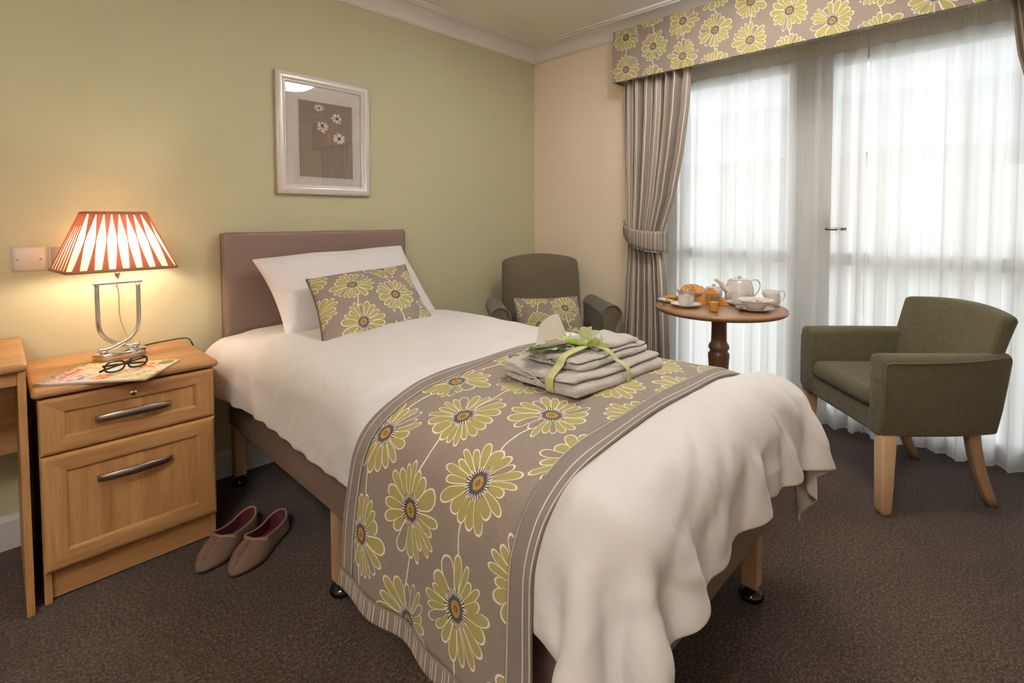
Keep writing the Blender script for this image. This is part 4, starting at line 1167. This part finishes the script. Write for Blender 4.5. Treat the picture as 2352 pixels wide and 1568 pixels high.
o = box('seat_cushion', (-.209, -.15, .394), (.209, .272, .478), M['olive'], tc, .036, 5)
for s in (-1, 1):
    X = [(.002, s*.270-.021, s*.270+.021, .225, .262), (.02, s*.270-.024, s*.270+.024, .222, .266), (.318, s*.268-.030, s*.268+.030, .210, .270)]
    rloft('leg', X, M['oak_leg'], tc, 24, 6)
    X = []
    for k in range(9):
        f = k/8; y = -.135-.100*(1-f)**1.6; X.append((.002+.33*f, s*.205-.017-.003*f+s*.012*f, s*.205+.017+.003*f+s*.012*f, y-.020-.006*f, y+.020+.004*f))
    rloft('leg', X, M['oak_leg'], tc, 24, 6)

# ------------------------------------------------------------ breakfast table
TX, TY, TT = -.245, -1.488, .720
tb = thing('pedestal_table', 'round brown wooden pedestal table laid for breakfast by the window', 'table', (TX, TY, 0))
TR = .312
lathe('tabletop', [(.0005, .688), (.27, .688), (.298, .691), (.310, .698), (.313, .706), (.311, .714), (.304, .7185), (.290, .720), (.0005, .720)], M['table_wood'], tb, 96)
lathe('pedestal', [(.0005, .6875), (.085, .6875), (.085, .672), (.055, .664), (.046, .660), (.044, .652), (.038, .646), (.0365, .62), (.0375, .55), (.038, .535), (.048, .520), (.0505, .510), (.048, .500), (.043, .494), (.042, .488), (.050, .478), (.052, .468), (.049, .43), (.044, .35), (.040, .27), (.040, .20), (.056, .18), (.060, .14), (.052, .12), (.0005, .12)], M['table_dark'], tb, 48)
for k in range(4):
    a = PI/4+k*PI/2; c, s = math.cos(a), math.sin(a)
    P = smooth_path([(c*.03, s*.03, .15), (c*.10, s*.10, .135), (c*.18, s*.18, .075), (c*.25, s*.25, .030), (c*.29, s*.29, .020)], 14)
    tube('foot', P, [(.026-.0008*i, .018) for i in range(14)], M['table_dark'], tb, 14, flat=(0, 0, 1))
def tw(x, y): return (x, y, TT+.0006)
def saucer(par, r, name='saucer', z=0, h=.016):
    return lathe(name, [(.0005, z), (r*.52, z), (r*.55, z+.003), (r*.80, z+h*.55), (r, z+h), (r*1.005, z+h+.0015), (r*.985, z+h+.002), (r*.80, z+h*.55+.003), (r*.58, z+.0055), (.0005, z+.0055)], M['ceramic'], par, 48)
def cup(par, r, h, z, rz, name='cup'):
    b = lathe('bowl', [(.0005, z), (r*.62, z), (r*.66, z+.003), (r*.86, z+h*.25), (r*.97, z+h*.55), (r, z+h-.002), (r*.995, z+h), (r*.955, z+h), (r*.93, z+h*.6), (r*.82, z+h*.25), (r*.55, z+.008), (.0005, z+.007)], M['ceramic'], par, 40)
    lathe('tea', [(.0005, z+h*.80), (r*.94, z+h*.80)], M['tea'], par, 32)
    c, s = math.cos(rz), math.sin(rz)
    P = smooth_path([(c*r*.95, s*r*.95, z+h*.82), (c*(r+.016), s*(r+.016), z+h*.84), (c*(r+.027), s*(r+.027), z+h*.60), (c*(r+.020), s*(r+.020), z+h*.28), (c*r*.82, s*r*.82, z+h*.20)], 20)
    tube('handle', P, [(.0022, .0045)]*20, M['ceramic'], par, 10, flat=(c, s, .01))
M['tea'] = plain('milky_tea', lin(120, 76, 48), .1)
toc = math.atan2(-.72, -.69)   # direction towards the camera
s1 = thing('saucer', 'white saucer under the teacup at the near left of the table', 'saucer', tw(-.404, -1.385)); saucer(s1, .073)
c1 = thing('teacup', 'white teacup with its handle facing the camera, near left on the table', 'teacup', (-.404, -1.385, TT+.0068)); cup(c1, .039, .050, 0, toc)
s2 = thing('saucer', 'white saucer behind the cereal bowl under the second teacup', 'saucer', tw(-.174, -1.560)); saucer(s2, .070)
c2 = thing('teacup', 'white teacup between the teapot and the cereal bowl', 'teacup', (-.168, -1.556, TT+.0068)); cup(c2, .039, .052, 0, math.atan2(-.5, .6))
pl = thing('side_plate', 'small white plate with toast and butter at the left table edge', 'plate', tw(-.318, -1.262)); saucer(pl, .068, 'plate', 0, .014)
M['toast'] = plain('browned_toast', lin(196, 140, 74), .8, bs=120, bstr=.4, var=.35); M['butter'] = plain('yellow_butter', lin(242, 220, 122), .45)
for k, (dx, dy, rz, dz) in enumerate([(.012, .008, -.5, .017), (.004, .000, -.9, .029)]):
    o = prism('toast_triangle', [(-.045, -.028), (.045, -.028), (.0, .036)], 0, .011, 2, M['toast'], None, .003); o.location = (-.318+dx, -1.262+dy, TT+dz-.004); o.rotation_euler = (0, 0, rz)
    tag(o, ['lower toast triangle on the small plate by the striped curtain', 'upper toast triangle on the small plate by the striped curtain'][k], 'toast')
for k, (dx, dy, rz, dz) in enumerate([(-.040, -.010, .9, .010), (-.046, -.026, .6, .010)]):
    o = box('butter_pat', (-.014, -.007, 0), (.014, .007, .009), M['butter'], None, .002); o.location = (-.318+dx, -1.262+dy, TT+dz); o.rotation_euler = (0, 0, rz)
    tag(o, ['rear butter pat in front of the toast', 'front butter pat in front of the toast'][k], 'butter')
# bread basin with croissant
bb = thing('serving_dish', 'square white dish holding a croissant behind the near teacup', 'dish', tw(-.190, -1.316), CA)
secs_o = [(.0, .030), (.004, .036), (.030, .050), (.058, .062)]
def sqring(z, w_, lift, n=40, p=4.5):
    out = []
    for i in range(n):
        a = 2*PI*i/n; c, s = math.cos(a), math.sin(a); x = w_*math.copysign(abs(c)**(2/p), c); y = w_*math.copysign(abs(s)**(2/p), s)
        k = (abs(x*y)/(w_*w_)); out.append((x, y, z+lift*k))
    return out
rows = [sqring(0, .001, 0), sqring(0, .046, 0), sqring(.006, .052, 0), sqring(.030, .065, .006), sqring(.050, .074, .016), sqring(.052, .0745, .016), sqring(.052, .0705, .016), sqring(.03, .061, .006), sqring(.012, .048, 0), sqring(.010, .001, 0)]
grid('bowl', np.array(rows).transpose(1, 0, 2), M['ceramic'], bb, cu=True)
M['crust'] = None
n = NT('croissant_crust', .45, spec=.4); q = n.noise(n.objc((1, 1, 1)), 38, 4, .6, 1.2); n.col(n.ramp(q, [(.3, lin(150, 84, 30)), (.52, lin(206, 142, 66)), (.72, lin(236, 190, 120))])); n.bump(q, .5, .004); M['crust'] = n.m
def croissant(name, loc, rz, s, label):
    n = 60; K = 20; X = np.zeros((K, n, 3))
    for i in range(n):
        t = -1+2*i/(n-1); a = t*1.25
        R_ = .040; px, py = R_*math.sin(a)*1.35, -R_*math.cos(a)*.8+.02
        r = .0275*(1-abs(t)**2.2)**.6+.003; seg = abs(((t+1)*3.5) % 1-.5); r *= 1+.13*(.5-seg)*2*.6
        tx, ty = math.cos(a)*1.35, math.sin(a)*.8; l = math.hypot(tx, ty); nx_, ny_ = -ty/l, tx/l
        for k in range(K):
            b = 2*PI*k/K; X[k, i] = (px+nx_*r*math.cos(b), py+ny_*r*math.cos(b), r*math.sin(b)*1.05)
    X *= s; o = grid('croissant', X, M['crust'], None, cu=True, capu=True); o.location = loc; o.rotation_euler = (.15, 0, rz); return tag(o, label, 'croissant')
croissant('croissant', (-.208, -1.334, TT+.052), CA-PI/2, 1.08, 'golden croissant lying in front in the square white dish')
croissant('croissant', (-.168, -1.298, TT+.056), CA-PI/2+.15, .95, 'golden croissant tucked behind in the square white dish')
# napkin in a clear holder
M['napkin'] = linen('orange_paper_napkin', lin(190, 122, 48), lin(208, 142, 66)).m
nk = thing('napkin', 'folded orange napkin standing as a triangle behind the juice glass', 'napkin', tw(-.268, -1.452), math.atan2(-.68, .20)+.18)
# local x across
for k, (yy, sc) in enumerate(((-.010, 1), (-.003, .98), (.004, .97))):
    prism('fold', [(-.082*sc, .001), (.092*sc, .001), (-.006+.008*k, .088*sc)], yy, yy+.005, 1, M['napkin'], nk, .0015)
hn = thing('napkin_holder', 'clear acrylic stand gripping the orange napkin', 'napkin holder', tw(-.268, -1.452), math.atan2(-.68, .20)+.18)
M['acryl'] = glass_mat('clear_acrylic', (.90, .92, .93, 1))
box('front_plate', (-.028, -.0185, .0005), (.045, -.0155, .060), M['acryl'], hn, .001); box('rear_plate', (-.028, .0135, .0005), (.045, .0165, .060), M['acryl'], hn, .001)
# juice
gj = thing('juice_glass', 'small glass tumbler half filled with orange juice at the table front', 'glass', tw(-.445, -1.545))
lathe('tumbler', [(.0005, 0), (.0185, 0), (.0195, .002), (.0215, .025), (.0245, .060), (.0275, .074), (.0268, .0745), (.0235, .060), (.0205, .025), (.0180, .006), (.0005, .005)], M['glass2'] if 'glass2' in M else glass_mat('tumbler_glass', (.96, .97, .97, 1)), gj, 40)
M['juice'] = plain('orange_juice', lin(238, 168, 52), .25)
lathe('juice', [(.0005, .0055), (.0178, .0062), (.0203, .025), (.0222, .046), (.0215, .047), (.0005, .047)], M['juice'], gj, 40)
# cereal bowl on plate
p2 = thing('side_plate', 'white plate under the cereal bowl at the right table front', 'plate', tw(-.282, -1.672)); saucer(p2, .084, 'plate', 0, .015)
cb = thing('cereal_bowl', 'wide rimmed white bowl of cereal on a plate', 'bowl', (-.275, -1.672, TT+.0068))
lathe('bowl', [(.0005, 0), (.036, 0), (.040, .004), (.054, .022), (.062, .036), (.080, .044), (.082, .0455), (.080, .0470), (.060, .040), (.052, .026), (.038, .009), (.0005, .007)], M['ceramic'], cb, 56)
M['cereal'] = plain('corn_flakes', lin(206, 150, 86), .7, var=.4)
rr = random.Random(4); bm = bmesh.new()
for k in range(70):
    a = rr.uniform(0, 2*PI); d = .046*math.sqrt(rr.random()); g = bmesh.ops.create_icosphere(bm, subdivisions=1, radius=.006)['verts']
    R_ = Matrix.Rotation(rr.uniform(0, 3), 3, 'X') @ Matrix.Rotation(rr.uniform(0, 3), 3, 'Y'); c_ = Vector((d*math.cos(a), d*math.sin(a), .026+rr.uniform(0, .007)))
    for q in g: q.co = R_ @ Vector((q.co.x, q.co.y, q.co.z*.3))+c_
me = bpy.data.meshes.new('flakes'); bm.to_mesh(me); bm.free(); tag(link('cereal_flakes', me, M['cereal'], cb), kind='stuff')
lathe('cereal_bed', [(.0005, .024), (.050, .024)], M['cereal'], cb, 24)
o = box('banana_chunk', (-.006, -.006, .034), (.006, .006, .050), plain('pale_banana', lin(244, 232, 200), .6), cb, .002)
# spoons
def spoon(loc, rz, label, tilt=0):
    o = thing('spoon', label, 'spoon', loc, rz); o.rotation_euler = (0, tilt, rz)
    tube('spoon_handle', smooth_path([(-.01, 0, .001), (.03, 0, .003), (.07, 0, .003), (.095, 0, .0015)], 12), [(.003-.0*i, .0009) for i in range(12)], M['chrome'], o, 8, flat=(0, 1, 0))
    X = np.zeros((16, 4, 3))
    for i in range(16):
        for j in range(4):
            a = 2*PI*i/16; f = j/3; X[i, j] = (-.028+.020*f*math.cos(a), .012*f*math.sin(a), .0012+.004*f*f-.001)
    grid('spoon_bowl', X, M['chrome'], o, cu=True, solid=.001)
spoon((-.362, -1.640, TT+.020), math.atan2(-.55, .5)+PI*1.0-2.2, 'teaspoon lying on the plate beside the cereal bowl')
spoon((-.112, -1.690, TT+.0012), math.atan2(-.69, .72)+PI, 'spoon on the bare table top beside the milk jug')
spoon((-.430, -1.300, TT+.0012), math.atan2(-.60, .55), 'teaspoon on the bare table beside the near saucer')
# sugar bowl
sg = thing('sugar_bowl', 'lidded white sugar pot between the croissants and teapot', 'sugar bowl', tw(-.108, -1.400))
lathe('pot', [(.0005, 0), (.033, 0), (.037, .004), (.0425, .030), (.043, .055), (.0405, .066), (.0370, .069), (.0005, .069)], M['ceramic'], sg, 40)
lathe('lid', [(.0368, .0692), (.037, .0715), (.020, .0755), (.007, .077), (.005, .081), (.011, .085), (.011, .0865), (.0005, .087)], M['ceramic'], sg, 36)
# teapot
tp = thing('teapot', 'white teapot with looped handle at the back of the table', 'teapot', tw(-.036, -1.508), math.atan2(-.725, .688))
lathe('body', [(.0005, 0), (.064, 0), (.071, .004), (.074, .020), (.0715, .055), (.065, .085), (.058, .104), (.052, .112), (.0005, .113)], M['ceramic'], tp, 56)
lathe('lid', [(.0505, .1132), (.049, .116), (.028, .120), (.008, .121), (.005, .126), (.012, .130), (.012, .132), (.0005, .1325)], M['ceramic'], tp, 40)
tube('spout', smooth_path([(-.060, 0, .055), (-.082, 0, .072), (-.105, 0, .100), (-.130, 0, .114)], 16), [.020-.0009*i for i in range(16)], M['ceramic'], tp, 16)
tube('handle', smooth_path([(.058, 0, .096), (.074, 0, .112), (.098, 0, .108), (.110, 0, .083), (.102, 0, .053), (.080, 0, .026), (.070, 0, .022)], 30), [(.0032, .0058)]*30, M['ceramic'], tp, 12, flat=(1, 0, .01))
# jug
jg = thing('milk_jug', 'white milk jug with looped handle at the right rear of the table', 'jug', tw(-.020, -1.668), math.atan2(-.725, .688))
X = np.zeros((36, 9, 3))
for i in range(36):
    a = 2*PI*i/36; c, s = math.cos(a), math.sin(a)
    for j, (r, z) in enumerate([(.0005, 0), (.034, 0), (.0365, .004), (.0375, .030), (.0355, .052), (.0335, .068), (.0315, .068), (.034, .04), (.0005, .010)]):
        lip = max(0, -c)**7*.018 if z > .05 else 0
        X[i, j] = (c*r-lip, s*r*(1-.35*(lip > 0)*max(0, -c)**7), z+lip*.1)
grid('body', X, M['ceramic'], jg, cu=True)
tube('handle', smooth_path([(.0335, 0, .056), (.045, 0, .067), (.060, 0, .062), (.065, 0, .046), (.056, 0, .026), (.036, 0, .012)], 24), [(.0022, .004)]*24, M['ceramic'], jg, 10, flat=(1, 0, .01))

# ------------------------------------------------------------ folded towels with ribbon, lily and leaf
n = NT('terry_towel', .95, sheen=.5, color=lin(250, 242, 232)); q = n.noise(n.objc(), 230, 2, .6); q2 = n.noise(n.objc(), 600, 1); n.bump(n.add(q, n.mul(q2, .6)), 1.0, .009); M['terry'] = n.m
def top_z(x, y):
    c = cl; return float(np.interp(x, c[:, 0][(c[:, 1] > .6)], c[:, 1][(c[:, 1] > .6)]))
def towel(label, cx_, cy_, z0, wx, wy, t, layers, rz, seed, flipy=1):
    """folded in layers: cross-section zigzag in (y,z), extruded along x"""
    path = []; r = t/2; half = wy/2-r
    for k in range(layers):
        z = r+k*t; sgn = 1 if k % 2 == 0 else -1
        xs = np.linspace(-sgn*half, sgn*half, 16)
        for x in xs: path.append((x, z))
        if k < layers-1:
            for q in range(1, 7):
                a = -PI/2+PI*q/7; path.append((sgn*(half+r*math.cos(a)), z+r+r*math.sin(a)))
    path = np.array(path); d = np.gradient(path, axis=0); nn_ = np.stack([-d[:, 1], d[:, 0]], -1); nn_ /= np.linalg.norm(nn_, axis=1, keepdims=True)
    up = path+nn_*(t*.445); dn = path-nn_*(t*.445)
    e0 = path[0]-d[0]/np.linalg.norm(d[0])*t*.35; e1 = path[-1]+d[-1]/np.linalg.norm(d[-1])*t*.35
    loop = np.concatenate([[e0], up, [e1], dn[::-1]])
    cen = np.concatenate([path[:1], path, path[-1:], path[::-1]])
    n = 46; X = np.zeros((len(loop), n, 3)); rs = np.random.RandomState(seed)
    for j in range(n):
        u = math.sin((-1+2*j/(n-1))*PI/2); x = u*wx/2
        endr = 1-.10*max(0, abs(u)-.9)*10*.5
        kk = math.sqrt(max(.12, 1-(max(0, abs(u)-.93)/.07)**2))
        for i, (yy, zz) in enumerate(loop):
            yy, zz = cen[i]+(np.array([yy, zz])-cen[i])*kk
            g = math.sin(u*5+seed+yy*25)*.004+math.sin(u*11+zz*90)*.0015
            X[i, j] = (x+.003*math.sin(i*.9)*abs(u), flipy*yy*(1-.02*u*u)+g, zz*(1+.05*math.sin(u*4+yy*20+seed))+.002*math.sin(yy*60+u*6)*(zz/(layers*t)))
    if flipy < 0: X = X[::-1]
    o = grid('towel', X, M['terry'], None, cu=True, capu=True, sub=1); o.location = (cx_, cy_, z0); o.rotation_euler = (0, 0, rz)
    return tag(o, label, 'towel')
TZ0 = .714
towel('large folded white towel at the bottom of the stack on the runner', -1.598, -1.655, TZ0, .385, .270, .0165, 3, -.05, 2, -1)
towel('medium folded white towel in the middle of the stack', -1.580, -1.650, TZ0+.0505, .325, .205, .0098, 3, -.01, 5, -1)
towel('small folded white face cloth at the top of the stack', -1.540, -1.668, TZ0+.0805, .17, .140, .0085, 2, -.16, 9, -1)
# organza ribbon: two bands round the stack and a bow
M['ribbon'] = fab('lime_organza_ribbon', lin(226, 222, 166), .3)
M['bow'] = sheer_mat('lime_organza_bow', .35, lin(220, 228, 168))
rb = thing('ribbon', 'lime green organza ribbon and bow tied round the towel stack', 'ribbon')
def band(name, P, wdir, w_, mat=None):
    P = smooth_path(P, 70); W = np.array(wdir, float)
    X = np.zeros((70, 5, 3))
    for i in range(70):
        for j in range(5): X[i, j] = P[i]+W*((j/4-.5)*w_)
    return grid(name, X, mat or M['ribbon'], rb, solid=.0008)
tz = TZ0
XA, YA = -1.640, -1.690
band('band', [(XA, YA, tz+.094), (-1.69, YA-.002, tz+.090), (-1.742, YA-.004, tz+.085), (-1.760, YA-.005, tz+.066), (-1.785, YA-.006, tz+.053), (-1.803, YA-.008, tz+.040), (-1.803, YA-.008, tz+.008), (-1.790, YA-.008, tz+.002)], (0.0, 1, 0.0), .026)
band('band', [(XA, YA, tz+.094), (-1.632, -1.728, tz+.096), (-1.625, -1.757, tz+.087), (-1.615, -1.772, tz+.066), (-1.608, -1.790, tz+.056), (-1.602, -1.802, tz+.040), (-1.600, -1.803, tz+.008), (-1.600, -1.790, tz+.002)], (1, 0.05, 0.0), .020)
def loop(name, c, dirv, upv, L_, w_, ww, tw_=0):
    c = np.array(c, float); d = np.array(dirv, float); d /= np.linalg.norm(d); u = np.array(upv, float); u -= d*u.dot(d); u /= np.linalg.norm(u); s = np.cross(d, u); X = np.zeros((34, 7, 3))
    for i in range(34):
        a = 2*PI*i/33; rr_ = math.sin(a/2)
        for j in range(7):
            v = j/6-.5; X[i, j] = c+d*(L_*rr_)+u*(w_*math.sin(a)*rr_**.5)+s*(v*ww*(rr_**.7*1.0+.12))+u*(tw_*v*rr_)+u*.0025*math.sin(a*4+v*9)
    return grid(name, X, M['bow'], rb)
bc = (XA, YA, tz+.100)
RV = np.array([.688, -.725, 0.]); TVc = np.array([-.725, -.688, 0.])
loop('bow_loop', bc, -RV*.75+np.array([0, 0, .55])+TVc*-.2, (0, 0, 1), .050, .017, .030, .004)
loop('bow_loop', bc, RV*.9+np.array([0, 0, .5]), (0, 0, 1), .048, .017, .032, -.006)
loop('bow_loop', bc, RV*.1+np.array([0, 0, .6])-TVc*.8, (0, 0, 1), .052, .016, .030, .004)
loop('bow_loop', bc, RV*.55+TVc*.5+np.array([0, 0, .2]), (0, 0, 1), .036, .012, .028, .0)
band('tail', [bc, tuple(np.array(bc)+RV*.02+TVc*.015+np.array([0, 0, .004])), tuple(np.array(bc)+RV*.045+TVc*.025+np.array([0, 0, -.004])), tuple(np.array(bc)+RV*.06+TVc*.022+np.array([0, 0, -.006]))], (-.5, -.4, -.5), .030, M['bow'])
box('knot', (XA-.008, YA-.008, tz+.093), (XA+.008, YA+.008, tz+.107), M['ribbon'], rb, .005, 3)
# calla lily lying across the stack, mouth to the left, opened upwards and to the viewer
ly = thing('calla_lily', 'white calla lily with yellow spadix tucked in the ribbon', 'flower')
M['petal'] = fab('lily_petal', lin(252, 248, 242), .4)
n = NT('lily_stem', .4); n.col(n.mix(n.noise(n.objc(), 60, 2), lin(96, 140, 30), lin(186, 206, 110))); M['stemg'] = n.m
n = NT('spadix', .8); q = n.noise(n.objc(), 700, 1); n.col(n.mix(q, lin(206, 150, 84), lin(238, 200, 150))); n.bump(q, .6, .002); M['spadix'] = n.m
LB = np.array([-1.676, -1.655, tz+.104]); LD = -RV; LU = np.array([0, 0, 1.]); LF = TVc
nu, nv = 44, 20; X = np.zeros((nu, nv, 3))
for i in range(nu):
    q = i/(nu-1); th = math.radians(35-q*290)      # from the front lip, under, behind, to the top
    for j in range(nv):
        f = j/(nv-1); g = f**.8
        tall = max(0, math.sin((q-.35)/.65*PI*.62))**1.5 if q > .35 else 0
        r = .006+g*(.022+.004*q+.046*tall)
        axl = f*(.098-.030*abs(q-.28)*1.2-.020*(q > .8)*(q-.8)*5)
        if q < .22: axl = f*(.035+.06*(q/.22)**.8)
        if q > .80: axl *= 1-.55*((q-.80)/.20)**1.3
        curl = .006*max(0, f-.85)*6
        c_, s_ = math.cos(th), math.sin(th)
        X[i, j] = LB+LD*axl+LF*(r*c_*1.0+curl*c_)+LU*(r*s_*(1.0 if s_ > 0 else .62))-LF*.012*tall*g
grid('spathe', X, M['petal'], ly, solid=.0012, sub=1)
tube('spadix_spike', [LB+LD*t_+LF*.006+LU*.005 for t_ in np.linspace(.004, .062, 12)], [.0040, .0050, .0054, .0056, .0056, .0055, .0053, .0050, .0047, .0042, .0036, .002], M['spadix'], ly, 12)
tube('stem', smooth_path([LB+LD*.016+LU*.004-LF*.004, LB+LU*.003, LB-LD*.022, LB-LD*.048-LU*.006, LB-LD*.085-LU*.008], 18), [.0125-.0005*i for i in range(18)], M['stemg'], ly, 14)
n = NT('dark_leaf', .35, spec=.5); q = n.noise(n.objc(), 45, 3); n.col(n.mix(q, lin(28, 44, 22), lin(66, 88, 44))); n.bump(q, .4, .003); M['ivy'] = n.m
out = [(0, 0), (.010, .016), (.022, .012), (.030, .030), (.048, .024), (.060, .040), (.068, .028), (.085, .030), (.098, .040), (.104, .020), (.118, .012), (.132, .0), (.120, -.014), (.112, -.034), (.098, -.024), (.086, -.044), (.070, -.030), (.052, -.040), (.040, -.018), (.020, -.022), (.010, -.006)]
lf = thing('ivy_leaf', 'dark green lobed leaf beneath the calla lily on the towels', 'leaf', (-1.672, -1.668, tz+.0885), math.atan2(.725, -.688)+.22)
V = [(.065, 0, .006)]+[(x, y, .004+.004*math.sin(x*30)-.16*max(abs(y)-.02, 0)-.10*max(x-.09, 0)) for x, y in out]
o = raw('blade', V, [[0, i, i % len(out)+1] for i in range(1, len(out)+1)], M['ivy'], lf, smooth=True); o.modifiers.new('s', 'SOLIDIFY').thickness = .0008
tube('midrib', [(0, 0, .0045), (.05, 0, .0068), (.10, 0, .006), (.128, 0, .001)], .0008, M['stemg'], lf, 6)

# ------------------------------------------------------------ ceiling light (lights the room, reflected in the picture glass) and an added fill light
def glow(name, k):
    m = NT(name, .5).m; e_ = m.node_tree.nodes['Principled BSDF']; e_.inputs['Emission Color'].default_value = (.95, .975, 1, 1); e_.inputs['Emission Strength'].default_value = DOME*k; return m
def bowl_light(label, loc, up, gl):
  cl_ = thing('ceiling_light', label, 'ceiling light', loc)
  lathe('ceiling_rose', [(.0005, -.0005), (.060, -.0005), (.060, -.012), (.045, -.020), (.0005, -.020)], M['chrome'], cl_, 32)
  for k in range(3):
    a = 2*PI*k/3; tube('support_rod', [(.035*math.cos(a), .035*math.sin(a), -.018), (.035*math.cos(a), .035*math.sin(a), -.165)], .003, M['chrome'], cl_, 8)
  lathe('lamp_disc', [(.0005, -.118), (.14, -.118), (.142, -.122), (.14, -.126), (.0005, -.126)], up, cl_, 40)
  lathe('glass_bowl', [(.0005, -.172), (.06, -.168), (.12, -.153), (.165, -.128), (.190, -.100), (.192, -.098), (.188, -.098), (.162, -.124), (.118, -.148), (.06, -.162), (.0005, -.166)], gl, cl_, 48)
bowl_light('round opal ceiling bowl light out of frame above the bed', (-1.04, -1.76, ZC), glow('uplighter_lamp', 1.15), glow('opal_glass', .045))
bowl_light('added unseen fill light bowl left of the camera over the desk side', (-3.7, -2.5, ZC), glow('fill_disc_glow', 2.1), glow('fill_bowl_glow', .075))  # invented fill light, out of view, brightens the walls and left side
